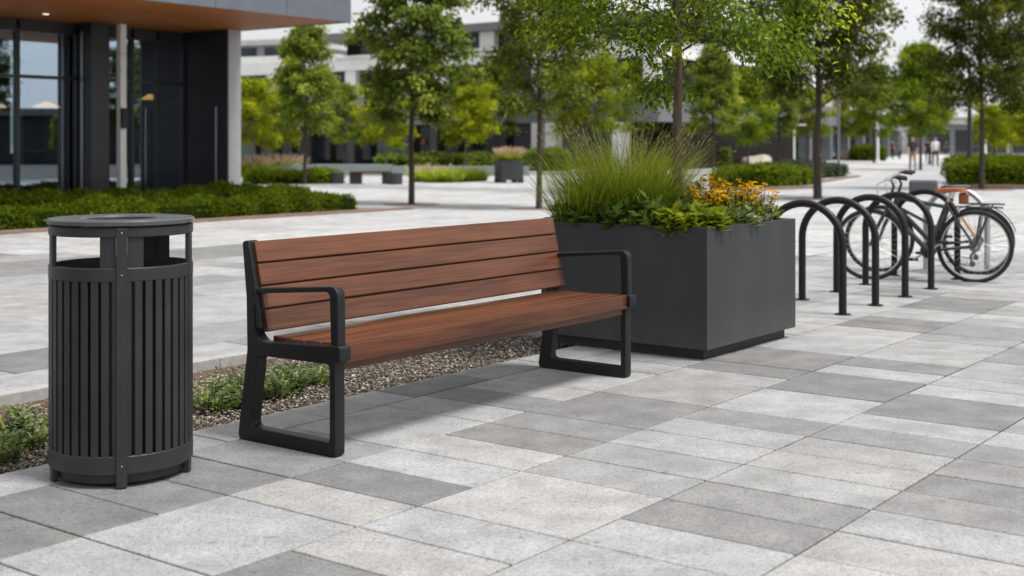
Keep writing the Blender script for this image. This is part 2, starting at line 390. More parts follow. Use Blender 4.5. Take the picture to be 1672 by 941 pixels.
# ------------------------------------------------------------------ trees
def tree_meshes(seed, H, cb, hw, shape, nb, twigs, per, leaf, r0, mleaf, mbark, up=(30, 58), droop=.25, spread=.11, fullness=1.0, toff=0, limb=1.0, q0=.28, lw=(.5, .7)):
    rng = np.random.default_rng(seed); rn = random.Random(seed)
    mb = MB(); k = 9
    lead = [Vector((rn.uniform(-.012, .012)*H*i/k*1.2, rn.uniform(-.012, .012)*H*i/k*1.2, H*i/k*.985)) for i in range(k+1)]
    rad = [max(.006, r0*(1-i/k)**.75*(1.12 if i == 0 else 1)) for i in range(k+1)]
    # flare at the foot
    mb.tube([Vector((0, 0, -.02)), Vector((0, 0, .05))]+lead[1:], [r0*1.25, r0*1.05]+rad[1:], 12)
    def onlead(z):
        t = max(0, min(k-1e-6, z/(H*.985)*k)); i = int(t); return lead[i].lerp(lead[i+1], t-i), rad[i]+(rad[i+1]-rad[i])*(t-i)
    P, D, T = [], [], []
    for i in range(nb):
        t = (i+.5*rn.random())/nb
        z = cb+(H*.97-cb)*t**.92
        o, rr = onlead(z)
        az = i*2.39996+rn.uniform(-.35, .35)
        if shape == 'cone': pr = min(1, .62+1.6*t)*(1-t)**.80+.05
        elif shape == 'round': pr = math.sin(math.pi*min(1, .22+.78*t))**.6*.95+.06
        elif shape == 'vase': pr = min(1, .75+.7*t)*(1-t*t)**.5+.08
        else: pr = min(1, .8+t)*(1-t)**.45+.08
        ln = hw*pr*rn.uniform(.72, 1.12)
        el = R(up[0]+(up[1]-up[0])*t+rn.uniform(-8, 8))
        pts = [o]; d = Vector((math.cos(az)*math.cos(el), math.sin(az)*math.cos(el), math.sin(el)))
        horiz = Vector((math.cos(az), math.sin(az), 0))
        # the branch is scaled so that its reach follows the crown's outline
        sl = ln/max(.45, math.cos(el)*.92)
        for s in range(5):
            d = (d + horiz*.10 + Vector((rn.uniform(-.12, .12), rn.uniform(-.12, .12), -.03-droop*.16*s+rn.uniform(-.08, .08)))).normalized()
            pts.append(pts[-1]+d*sl/5)
        br = max(.0045, min(rr*.55, .012+.011*ln))*limb
        mb.tube(pts, [br*(1-.8*s/5) for s in range(6)], 6)
        for w in range(twigs):
            q = q0+(1-q0)*(w+rn.random()*.8)/twigs; q = min(q, .999)
            j = int(q*5); b0 = pts[j].lerp(pts[j+1], q*5-j)
            bd = (pts[j+1]-pts[j]).normalized()
            sgn = 1 if w % 2 else -1
            side = bd.cross(Vector((0, 0, 1))).normalized()*sgn
            td = (bd*rn.uniform(.5, 1)+side*rn.uniform(.3, 1)+Vector((0, 0, rn.uniform(-.35, .3)))).normalized()
            tl = hw*(.20+.22*(1-q))*rn.uniform(.6, 1.15)*min(1, pr+.3)
            e = b0+td*tl+Vector((0, 0, -droop*.18*tl))
            mb.tube([b0, b0.lerp(e, .5)+Vector((0, 0, .02*tl)), e], [br*.42, br*.3, br*.15], 4, caps=False)
            ct = rn.gauss(.42, .21)+toff; m = max(3, int(per*rn.uniform(.5, 1.3)*fullness))
            f = rng.random(m)[:, None]**.7
            c = np.array(b0)*(1-f)+np.array(e)*f + rng.normal(0, spread*hw, (m, 3))*np.array([1, 1, .95])
            P.append(c); D.append(np.array(td)*.8+rng.normal(0, .55, (m, 3))+np.array([0, 0, -.25-droop]))
            T.append(np.clip(ct+rng.normal(0, .16, m), 0, 1))
    P = np.concatenate(P); D = np.concatenate(D); T = np.concatenate(T)
    Nn = rng.normal(0, .45, P.shape)+np.array([0, 0, 1.0])
    Ls = leaf*rng.uniform(.65, 1.25, len(P))
    V, F = leaves_geo(P, D, Nn, Ls, Ls*rng.uniform(lw[0], lw[1], len(P)))
    crown = quads_mesh('crown', V, F, T, mleaf)
    tr = bpy.data.meshes.new('trunk'); tr.from_pydata(mb.v, [], mb.f); tr.materials.append(mbark)
    tr.polygons.foreach_set('use_smooth', mb.s); tr.update()
    return tr, crown
def plant_tree(meshes, xy, label, z=0, s=1, rz=0, group='street trees on the plaza', name='street_tree', sz=None):
    o = empty(name, (xy[0], xy[1], z), rz, label, 'tree', group); o.scale = (s, s, sz or s)
    link('trunk', meshes[0], o); link('crown', meshes[1], o)
    return o

exec_parts = []
# ------------------------------------------------------------------ ground
rnd = random.Random(21)
BED0, BED1, BEDU = 4.66, 6.12, 7.35
def tile_color(srgb_val, warm=0):
    g = srgb(158+.66*(srgb_val-115))[0]*.47
    return (g*(1+.035*warm), g, g*(1-.055*warm))
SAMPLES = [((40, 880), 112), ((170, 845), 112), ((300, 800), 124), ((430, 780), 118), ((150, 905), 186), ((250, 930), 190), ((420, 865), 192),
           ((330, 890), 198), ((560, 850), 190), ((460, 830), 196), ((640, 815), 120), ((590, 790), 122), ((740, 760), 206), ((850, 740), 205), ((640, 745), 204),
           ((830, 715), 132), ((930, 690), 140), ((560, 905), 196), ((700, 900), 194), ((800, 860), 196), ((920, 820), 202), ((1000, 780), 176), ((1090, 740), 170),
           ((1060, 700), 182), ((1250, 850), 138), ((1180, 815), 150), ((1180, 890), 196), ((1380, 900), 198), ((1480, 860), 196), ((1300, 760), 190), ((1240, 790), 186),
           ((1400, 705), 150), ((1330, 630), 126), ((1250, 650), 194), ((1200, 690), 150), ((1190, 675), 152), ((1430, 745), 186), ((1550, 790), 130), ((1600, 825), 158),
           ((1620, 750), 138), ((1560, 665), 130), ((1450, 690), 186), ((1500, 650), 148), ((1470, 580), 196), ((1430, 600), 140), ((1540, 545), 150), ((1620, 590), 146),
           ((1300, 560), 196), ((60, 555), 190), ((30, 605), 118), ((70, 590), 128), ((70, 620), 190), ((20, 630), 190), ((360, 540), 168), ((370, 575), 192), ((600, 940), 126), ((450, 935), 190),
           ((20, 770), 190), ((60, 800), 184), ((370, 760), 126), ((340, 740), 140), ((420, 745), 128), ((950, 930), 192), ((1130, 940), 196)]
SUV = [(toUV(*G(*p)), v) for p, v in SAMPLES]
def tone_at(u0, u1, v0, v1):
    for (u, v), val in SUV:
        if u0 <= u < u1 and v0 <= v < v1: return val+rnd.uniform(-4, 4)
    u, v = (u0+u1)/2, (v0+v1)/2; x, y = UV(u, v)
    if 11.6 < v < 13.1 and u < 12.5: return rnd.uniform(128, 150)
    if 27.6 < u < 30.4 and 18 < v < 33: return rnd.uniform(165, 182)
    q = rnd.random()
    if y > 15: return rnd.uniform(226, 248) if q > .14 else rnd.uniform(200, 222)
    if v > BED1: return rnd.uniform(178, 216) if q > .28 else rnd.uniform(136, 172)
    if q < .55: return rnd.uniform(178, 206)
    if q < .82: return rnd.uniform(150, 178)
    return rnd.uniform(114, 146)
def pave():
    V, F, C = [], [], []
    edges = []; v = 3.705
    k = -28
    low = [3.705+.66*i for i in range(-30, 2)]+[BED0]           # strips in front of the bed
    strips = list(zip(low[:-1], low[1:]))
    mid = [(BED0, 5.39), (5.39, BED1)]                          # only past the end of the bed
    hi = [BED1+.5]+[BED1+.5+.70*i for i in range(1, 110)]
    mid.append((BED1, BED1+.10))
    strips += mid+[(BED1+.10, BED1+.5)]+list(zip(hi[:-1], hi[1:]))
    for si, (v0, v1) in enumerate(strips):
        inbed = (v0, v1) in mid
        u = -2+rnd.uniform(0, .6)
        if v1 <= BED0+.01: u = -2.13 + (.31 if si % 2 else 0)
        if inbed: u = BEDU+.03
        narrow = (v1-v0) < .35
        while u < 92:
            x, y = UV(u, (v0+v1)/2)
            if y > 74: break
            near = v1 < BED0+.02
            if near: ln = .3125*(1 if rnd.random() < .80 else 2)
            else: ln = rnd.choice((.6, .9, .9, 1.2)) if not inbed else .62
            if narrow: ln = .62
            u1 = u+ln
            if y > 1.6 and abs(x) < .55*y+5:
                g = .0048 if y < 6.5 else .0065
                ch = .003 if y < 14 else .0
                zt = rnd.uniform(-.0012, .0012) if y < 20 else 0
                col = tile_color(tone_at(u, u1, v0, v1), rnd.uniform(-.5, .5))
                a, b, c, d = u+g, u1-g, v0+g, v1-g
                base = len(V)
                if ch:
                    for (aa, bb, cc, dd, z) in ((a+ch, b-ch, c+ch, d-ch, zt), (a, b, c, d, zt-.003), (a, b, c, d, -.05)):
                        for p in ((aa, cc), (bb, cc), (bb, dd), (aa, dd)): V.append(UV(*p)+(z,))
                    fs = [(0, 1, 2, 3)]+[(4*r+j+4, 4*r+(j+1) % 4+4, 4*r+(j+1) % 4, 4*r+j) for r in (0, 1) for j in range(4)]
                else:
                    for p in ((a, c), (b, c), (b, d), (a, d)): V.append(UV(*p)+(zt,))
                    fs = [(0, 1, 2, 3)]
                for f in fs: F.append([base+i for i in f]); C.append(col)
            u = u1
    me = bpy.data.meshes.new('plaza_paving'); me.from_pydata(V, [], F)
    at = me.attributes.new('tile', 'FLOAT_COLOR', 'FACE')
    at.data.foreach_set('color', np.array([c+(1,) for c in C], np.float32).ravel())
    me.materials.append(M['paver']); me.update()
    struct(link('paving', me))
pave()
struct(MB().add([(-900, -60, -.10), (900, -60, -.10), (900, 2400, -.10), (-900, 2400, -.10)], [(0, 1, 2, 3)]).build('ground', M['ground']))
struct(MB().add([(-900, 71, -.012), (900, 71, -.012), (900, 2300, -.012), (-900, 2300, -.012)], [(0, 1, 2, 3)]).build('plaza', M['plaza']))
# the grey lane that runs off to the right between the hedges
lane_l = [G(1300, 322), G(1352, 305), G(1412, 290), G(1478, 272), G(1556, 254), G(1596, 244)]
lane_r = [G(1560, 320), G(1556, 303), G(1562, 290), G(1590, 272), G(1622, 254), G(1640, 244)]
vs = [p+(.005,) for p in lane_l]+[p+(.005,) for p in lane_r]; k = len(lane_l)
struct(MB().add(vs, [(i, k+i, k+i+1, i+1) for i in range(k-1)]).build('path', M['lane']))
# planting bed between the paving and the kerb
rt = uvroot('planting_bed', 0, BED0); struct(rt)
bed = MB().add([(-2, .015, -.062), (BEDU, .015, -.062), (BEDU, BED1-BED0, -.062), (-2, BED1-BED0, -.062)], [(0, 1, 2, 3)]).build('soil', M['mulch'], rt)
kb = MB()
uu = -2.0
while uu < BEDU:
    kb.box(uu+.002, min(uu+.9, BEDU)-.002, BED1-BED0, BED1-BED0+.097, -.095, rnd.uniform(-.001, .001)); uu += .9
kb.box(BEDU, BEDU+.03, .0, BED1-BED0, -.095, -.002)
kb.box(-2, BEDU, 0, .012, -.095, -.004)
kb.build('kerb', M['kerb'], rt, bevel=.006)
def gravel():
    rng = np.random.default_rng(5)
    bm = bmesh.new(); bmesh.ops.create_icosphere(bm, subdivisions=1, radius=1)
    sv = np.array([v.co[:] for v in bm.verts]); sf = np.array([[v.index for v in f.verts] for f in bm.faces]); bm.free()
    n = 27000
    u = rng.uniform(1.9, BEDU-.02, n); v = BED0+.03+np.abs(rng.beta(1.15, 1.7, n))*1.36
    r = rng.uniform(.0035, .0095, n)*np.where(rng.random(n) < .06, 1.6, 1)
    th = rng.uniform(0, 6.28, n)
    sq = np.stack([np.ones(n)*1.25, rng.uniform(.6, 1, n), rng.uniform(.45, .8, n)], 1)
    jit = rng.uniform(.75, 1.2, (n, len(sv)))
    A = sv[None]*jit[:, :, None]*sq[:, None]*r[:, None, None]
    tl = rng.normal(0, .4, n)
    x = A[..., 0]*np.cos(th)[:, None]-A[..., 1]*np.sin(th)[:, None]; y = A[..., 0]*np.sin(th)[:, None]+A[..., 1]*np.cos(th)[:, None]
    z = A[..., 2]+tl[:, None]*x*.8
    hz = -.060+rng.random(n)*.030
    X = UX*(u[:, None]+x)-UY*(v[:, None]+y); Y = UY*(u[:, None]+x)+UX*(v[:, None]+y)
    V = np.stack([X, Y, z+hz[:, None]], 2).reshape(-1, 3)
    Fc = (sf[None]+(np.arange(n)*len(sv))[:, None, None]).reshape(-1, 3)
    me = bpy.data.meshes.new('gravel'); me.vertices.add(len(V)); me.vertices.foreach_set('co', V.astype(np.float32).ravel())
    m = len(Fc); me.loops.add(m*3); me.loops.foreach_set('vertex_index', Fc.astype(np.int32).ravel())
    me.polygons.add(m); me.polygons.foreach_set('loop_start', np.arange(0, m*3, 3, dtype=np.int32))
    t = np.repeat(rng.random(n), len(sf)); at = me.attributes.new('tone', 'FLOAT', 'FACE'); at.data.foreach_set('value', t.astype(np.float32))
    mt = leafmat('bark_and_gravel', [(0, (.062, .048, .037)), (.35, (.14, .116, .094)), (.7, (.225, .195, .165)), (.93, (.38, .34, .30)), (1, (.55, .52, .48))], 0, .9, .2)
    me.materials.append(mt); me.update(calc_edges=True); me.validate()
    tag(link('gravel', me), 'brown gravel and bark chips strewn in the bed behind the bench', 'gravel', kind='stuff')
gravel()

# ------------------------------------------------------------------ bench
def bench():
    r = uvroot('park_bench', 3.82, 3.78, 0, 'long park bench of reddish brown slats with black metal end frames', 'bench')
    LB = 2.33
    outer = [(.0, .0, .022), (.0, .462, .010), (.452, .440, .045), (.487, .472, .03), (.494, .590, .012), (.490, .60, .004), (.480, .500, .006), (.452, .492, .008),
             (.494, .70, .0), (.534, .880, .012), (.572, .872, .018), (.545, .63, .05), (.540, .40, .05), (.602, .0, .03)]
    hole = [(.034, .060, .02), (.034, .384, .022), (.470, .380, .022), (.515, .062, .028)]
    for x0, x1 in ((0, .058), (LB-.058, LB)):
        e = extrude_outline('end_frame', [round_poly(outer), round_poly(hole)], x0, x1, M['black'], r)
        # armrest: a flat bar bent down to the seat
        arm = [(.512, .646, .006), (.040, .686, .030), (.031, .40, .004), (-.012, .40, .004), (-.008, .712, .050), (.515, .668, .006)]
        extrude_outline('armrest', [round_poly(arm, 7)], x0+.006, x1-.006, M['black'], r)
        extrude_outline('leg_cap', [round_poly([(-.032, .398, .014), (-.032, .466, .016), (.05, .463, .004), (.05, .398, .004)])], x0-.004, x1+.004, M['black'], r)
        for (y, z) in ((.53, .85), (.515, .645), (.02, .43)):
            MB().tube([(x0-.002, y, z), (x0+.002, y, z)], .006, 10).build('bolt', M['planter'], e)
        for y in (.03, .56): MB().lathe([(0, -.001), (.02, -.001), (.02, .008)], 12, ((x0+x1)/2, y)).build('foot', M['liner'], e)
    # backrest boards
    def boards(name, specs):
        mb = MB(); ids = []
        for i, (c, ay, hx, hy, hz) in enumerate(specs):
            ay = Vector(ay).normalized(); az = Vector((1, 0, 0)).cross(ay)
            mb.obox(c, (1, 0, 0), ay, az, hx, hy, hz)
        o = mb.build(name, M['bench_wood'], r, bevel=.007, seg=3)
        me = o.data; at = me.attributes.new('board', 'FLOAT', 'FACE')
        cs = [Vector(s[0]) for s in specs]; rv = [random.Random(i*7+3).random() for i in range(len(specs))]
        vals = [rv[min(range(len(cs)), key=lambda j: ((p.center.y-cs[j].y)**2+(p.center.z-cs[j].z)**2))] for p in me.polygons]
        at.data.foreach_set('value', vals)
        return o
    d = Vector((0, .088, .392)); d.normalize()
    a = Vector((0, .425, .486)); hx = LB/2-.059; hxb = LB/2-.024
    total = .400; gap = .006; bw = (total-3*gap)/4
    nrm = Vector((0, d.z, -d.y))
    bs = [((LB/2,)+tuple((a+d*(bw/2+i*(bw+gap))+nrm*.017).yz), d, hxb, bw/2, .014) for i in range(4)]
    boards('backrest', bs)
    ss = [((LB/2, -.010+.024, .4265), (0, 1, 0), hx, .024, .0385)]           # deep nosing board
    y = .044
    for i in range(4):
        w = .089; ss.append(((LB/2, y+w/2, .4515-(.0, .003, .004, .002)[i]), (0, 1, 0), hx, w/2, .0135)); y += w+.013
    boards('seat', ss)
    boards('apron', [((LB/2, .030, .371), (0, 1, 0), hx, .016, .018)])
    for t in (.33, .67):
        x = LB*t
        MB().box(x-.025, x+.025, .05, .46, .405, .425).build('support_bracket', M['black'], r)
        MB().obox((x, .482+.030, .68-.007), (1, 0, 0), d, nrm, .022, .185, .004).build('support_bracket', M['black'], r)
    for i in range(3):                                   # dark strips added behind the backrest joints to stand for shade in the gaps
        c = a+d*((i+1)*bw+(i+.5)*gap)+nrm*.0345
        MB().obox((LB/2, c.y, c.z), (1, 0, 0), d, nrm, hx-.002, .016, .003).build('gap_shade_strip', M['liner'], r)
bench()

# ------------------------------------------------------------------ litter bin
def litter_bin():
    c = (-1.552, 5.115); toward = math.atan2(-c[1], -c[0])
    r = empty('litter_bin', c, toward, 'round charcoal slatted litter bin with a ring lid', 'bin')
    rad = .274
    mb = MB(); n = 42
    for i in range(n):
        t = 2*math.pi*(i+.5)/n
        
        ax = (math.cos(t), math.sin(t), 0)
        mb.obox((rad*.985*ax[0], rad*.985*ax[1], .455), ax, (-ax[1], ax[0], 0), (0, 0, 1), .0045, .0142, .345)
    mb.build('slat_panel', M['bin'], r, bevel=.002, seg=1)
    def ring(name, prof, m=M['bin'], par=r, n=72): return MB().lathe(prof, n).build(name, m, par)
    def band(ro, ri, z0, z1, b=.003): return [(ri, z0), (ro-b, z0), (ro, z0+b), (ro, z1-b), (ro-b, z1), (ri, z1), (ri, z0)]
    ring('top_band', band(rad+.002, rad-.014, .780, .832))
    ring('bottom_band', band(rad+.002, rad-.014, .052, .122))
    ring('plinth', [(0, .012), (.243, .012), (.248, .016), (.248, .06), (0, .06)], M['bin'])
    ring('upper_ring', band(rad+.002, rad-.014, .948, .985))
    ring('liner', [(0, .09), (.245, .09), (.252, .812), (.246, .812), (.238, .1), (0, .1)], M['liner'])
    lidm = mat('sky_sheen_lid_paint', (.05, .052, .056), (.06, .062, .067), .27, 7, bump=.05, bscale=700, rvar=.07, spec=.6)  # paler and glossier than the bin: the sky's sheen put into the lid colour
    lid = ring('lid', [(.150, 1.004), (.156, 1.010), (rad+.004, 1.010), (rad+.008, 1.006), (rad+.008, .992), (rad+.002, .990), (.15, .990), (.148, .995), (.150, 1.004)], lidm)
    ring('chute', [(.149, 1.003), (.14, .955), (.143, .955)], M['liner'], lid)
    ring('deflector', [(.0, .955), (.105, .955), (.105, .960), (0, .962)], M['liner'], lid)
    for a, full in ((0, 1), (72, 0), (152, 0), (-72, 0)):
        t = R(a); ax = (math.cos(t), math.sin(t), 0); ay = (-ax[1], ax[0], 0)
        z0, z1 = (.004, .984) if full else (.826, .955)
        pst = MB().obox((ax[0]*rad*(.998 if full else .975), ax[1]*rad*(.998 if full else .975), (z0+z1)/2), ax, ay, (0, 0, 1), .009, .020, (z1-z0)/2).build('post', M['bin'], r, bevel=.003)
        if a in (0, 152):
            prof = [(rad-.012, .830), (rad-.006, .830), (rad-.006, .950), (rad-.012, .950), (rad-.012, .830)]
            for q0, q1 in ((-.30, -.078), (.078, .30)): MB().lathe(prof, 12, a0=t+q0, a1=t+q1, smooth=False).build('post_plate', M['bin'], pst)
        if not full: MB().obox((ax[0]*(rad-.012), ax[1]*(rad-.012), .028), ax, ay, (0, 0, 1), .012, .018, .026).build('foot', M['bin'], r, bevel=.003)
        else:
            for z in (.965, .806, .085): MB().ball((ax[0]*(rad+.0075), ax[1]*(rad+.0075), z), .003, .003, .003, 5).build('rivet', M['silver'], pst)
litter_bin()

# ------------------------------------------------------------------ planter with its tree and plants
PU0, PU1, PV0, PV1 = 6.85, 8.10, 3.68, 4.90
def planter():
    r = uvroot('planter_box', PU0, PV0, 0, 'large square grey metal planter box beside the bench', 'planter')
    w, d = PU1-PU0, PV1-PV0
    MB().box(.055, w-.055, .055, d-.055, 0, .075).build('plinth', M['planter_dark'], r, bevel=.003)
    mb = MB(); t = .03; z0, z1 = .066, .80
    o = [(0, 0), (w, 0), (w, d), (0, d)]; i = [(t, t), (w-t, t), (w-t, d-t), (t, d-t)]
    vs = [p+(z0,) for p in o]+[p+(z1,) for p in o]+[p+(z1,) for p in i]+[p+(z1-.1,) for p in i]
    fs = [(j, (j+1) % 4, 4+(j+1) % 4, 4+j) for j in range(4)]+[(4+j, 4+(j+1) % 4, 8+(j+1) % 4, 8+j) for j in range(4)]+[(8+j, 8+(j+1) % 4, 12+(j+1) % 4, 12+j) for j in range(4)]
    fs += [(3, 2, 1, 0), (12, 13, 14, 15)]
    mb.add(vs, fs); body = mb.build('body', M['planter'].copy(), r, bevel=.004)
    m_ = body.data.materials[0]; t_ = m_.node_tree; bs_ = next(q for q in t_.nodes if q.type == 'BSDF_PRINCIPLED'); old = bs_.inputs['Base Color'].links[0].from_socket
    tc_ = N(t_, 'ShaderNodeTexCoord'); sx_ = N(t_, 'ShaderNodeSeparateXYZ'); t_.links.new(tc_.outputs['Object'], sx_.inputs[0])
    nz = N(t_, 'ShaderNodeTexNoise'); nz.inputs['Scale'].default_value = 9; nz.inputs['Detail'].default_value = 8; t_.links.new(tc_.outputs['Object'], nz.inputs['Vector'])
    mr_ = N(t_, 'ShaderNodeMapRange'); mr_.inputs['From Min'].default_value = .04; mr_.inputs['From Max'].default_value = .30; mr_.inputs['To Min'].default_value = .55; mr_.inputs['To Max'].default_value = 0
    t_.links.new(sx_.outputs['Z'], mr_.inputs['Value']); mu_ = N(t_, 'ShaderNodeMath', operation='MULTIPLY'); t_.links.new(mr_.outputs[0], mu_.inputs[0]); t_.links.new(nz.outputs['Fac'], mu_.inputs[1])
    mx_ = N(t_, 'ShaderNodeMix', data_type='RGBA'); mx_.inputs['B'].default_value = (.10, .09, .08, 1); t_.links.new(mu_.outputs[0], mx_.inputs['Factor']); t_.links.new(old, mx_.inputs['A']); t_.links.new(mx_.outputs['Result'], bs_.inputs['Base Color'])
    s = MB(); n = 14
    rr = random.Random(3); vs = []; fs = []
    for a in range(n+1):
        for b in range(n+1):
            e = min(a, b, n-a, n-b)
            vs.append((t+(w-2*t)*a/n, t+(d-2*t)*b/n, .715+min(e, 4)*.012+rr.uniform(-.01, .01)))
    for a in range(n):
        for b in range(n): fs.append((a*(n+1)+b, (a+1)*(n+1)+b, (a+1)*(n+1)+b+1, a*(n+1)+b+1))
    s.add(vs, fs, 0, True).build('soil', M['soil'], r)
planter()

def rosette_mesh(name, seed, n, ln, w, m, spread=.06, th=(.25, 1.25), arch=.55, S=5):
    rng = np.random.default_rng(seed)
    a = rng.uniform(0, 6.283, n); rr = spread*np.sqrt(rng.random(n))
    B = np.stack([rr*np.cos(a), rr*np.sin(a), rng.uniform(-.02, .02, n)], 1)
    az = a+rng.normal(0, .6, n)
    t0 = rng.uniform(th[0], th[1], n); t1 = t0+arch*rng.uniform(.5, 1.6, n)
    L = ln*rng.uniform(.55, 1.15, n); W = w*rng.uniform(.7, 1.2, n)
    V, F, S = blades_geo(B, az, L, W, t0, t1, S, 'leaf')
    tone = np.repeat(np.clip(rng.normal(.45, .2, n), 0, 1), S)+rng.normal(0, .03, n*S)
    return quads_mesh(name, V, F, np.clip(tone, 0, 1), m)
def shrublet_mesh(name, seed, nst, h, spread, leaf, m, per=26, lw=.42):
    """a low leafy perennial: many upright stems each with small leaves"""
    rng = np.random.default_rng(seed); P, D, T = [], [], []; mb = MB()
    for i in range(nst):
        a = rng.uniform(0, 6.283); rr = spread*math.sqrt(rng.random()); b = np.array([rr*math.cos(a), rr*math.sin(a), 0])
        hh = h*rng.uniform(.5, 1.1)*(1-.35*(rr/spread)); ln = np.array([math.cos(a), math.sin(a), 0])*hh*.45*rr/spread+rng.normal(0, .08*hh, 3)*np.array([1, 1, 0])
        e = b+ln+np.array([0, 0, hh])
        mb.tube([tuple(b), tuple((b+e)/2+ln*.1), tuple(e)], [.0028, .002, .001], 4, caps=False)
        t = rng.random(per)**.8; ct = rng.normal(.45, .15)
        P.append(b*(1-t[:, None])+e*t[:, None]); d = rng.normal(0, 1, (per, 3)); d[:, 2] = np.abs(d[:, 2])*.5+.15; D.append(d)
        T.append(np.clip(ct+rng.normal(0, .16, per)+.1*(t-.5), 0, 1))
    P = np.concatenate(P); D = np.concatenate(D); T = np.concatenate(T)
    L = leaf*rng.uniform(.55, 1.2, len(P))
    V, F = leaves_geo(P, D, rng.normal(0, .4, P.shape)+np.array([0, 0, 1.]), L, L*lw, .2)
    return quads_mesh(name, V, F, T, m), mb
def blossoms_mesh(name, seed, pts, size, m, petals=6):
    rng = np.random.default_rng(seed); P, D, T = [], [], []
    for p in pts:
        t = rng.random()
        for k in range(petals):
            P.append(p); a = rng.uniform(0, 6.28); D.append((math.cos(a), math.sin(a), rng.uniform(.1, 1.0))); T.append(np.clip(t+rng.normal(0, .15), 0, 1))
    P = np.array(P); D = np.array(D); L = size*rng.uniform(.6, 1.2, len(P))
    V, F = leaves_geo(P, D, rng.normal(0, .3, P.shape)+np.array([0, 0, 1.]), L, L*.75, .3)
    return quads_mesh(name, V, F, np.array(T), m)
def grass_clump(name, xy, z, n, h, spread, seed, label, group=None, nplume=60, lean=1.15, mblade=None, mplume=None, w=.0068, cat='grass plant', ps=1.0):
    rng = np.random.default_rng(seed); r = empty(name, (xy[0], xy[1], z), 0, label, cat, group)
    a = rng.uniform(0, 6.283, n); rr = spread*np.sqrt(rng.random(n))
    B = np.stack([rr*np.cos(a), rr*np.sin(a), np.zeros(n)], 1)
    t0 = rng.uniform(0, .2, n)+(rr/spread)**1.5*.45; t1 = t0+lean*rng.uniform(.2, 1.5, n)
    L = h*rng.uniform(.55, 1.2, n)
    V, F, S = blades_geo(B, a+rng.normal(0, .7, n), L, np.full(n, w)*rng.uniform(.7, 1.3, n), t0, t1, 7)
    tone = np.clip(np.repeat(rng.normal(.42, .17, n), S)+np.tile(np.linspace(-.08, .22, S), n), 0, 1)
    link('blades', quads_mesh('blades', V, F, tone, mblade or M['blade']), r)
    if nplume:
        n = nplume; a = rng.uniform(0, 6.283, n); rr = spread*.9*np.sqrt(rng.random(n))
        B = np.stack([rr*np.cos(a), rr*np.sin(a), np.zeros(n)], 1); t0 = rng.uniform(0, .2, n)+rr/spread*.4; t1 = t0+rng.uniform(.1, .7, n)
        L = h*rng.uniform(.95, 1.32, n); az = a+rng.normal(0, .5, n)
        V1, F1, S1 = blades_geo(B, az, L, np.full(n, .0026), t0, t1, 8)
        # seed heads at the tips
        tip = V1.reshape(n, 9, 2, 3)[:, :, 0]; P, D = [], []
        for k in range(n):
            for q in range(16):
                s = rng.uniform(5.6, 7.95); i = int(s); P.append(tip[k, i]*(1-s+i)+tip[k, i+1]*(s-i)); d = tip[k, i+1]-tip[k, i]; D.append(d/np.linalg.norm(d)+rng.normal(0, .28, 3))
        P, D = np.array(P), np.array(D); Ls = rng.uniform(.012, .026, len(P))*(h/.6)*ps
        V2, F2 = leaves_geo(P, D, rng.normal(0, 1, P.shape), Ls, Ls*(.22 if ps == 1 else .4), .1)
        V = np.concatenate([V1, V2]); F = np.concatenate([F1, F2+len(V1)]); tn = rng.random(len(F))
        link('seed_heads', quads_mesh('seed_heads', V, F, tn, mplume or M['plume']), r)
    return r
ZS = .765
def PL(u, v): return UV(u, v)
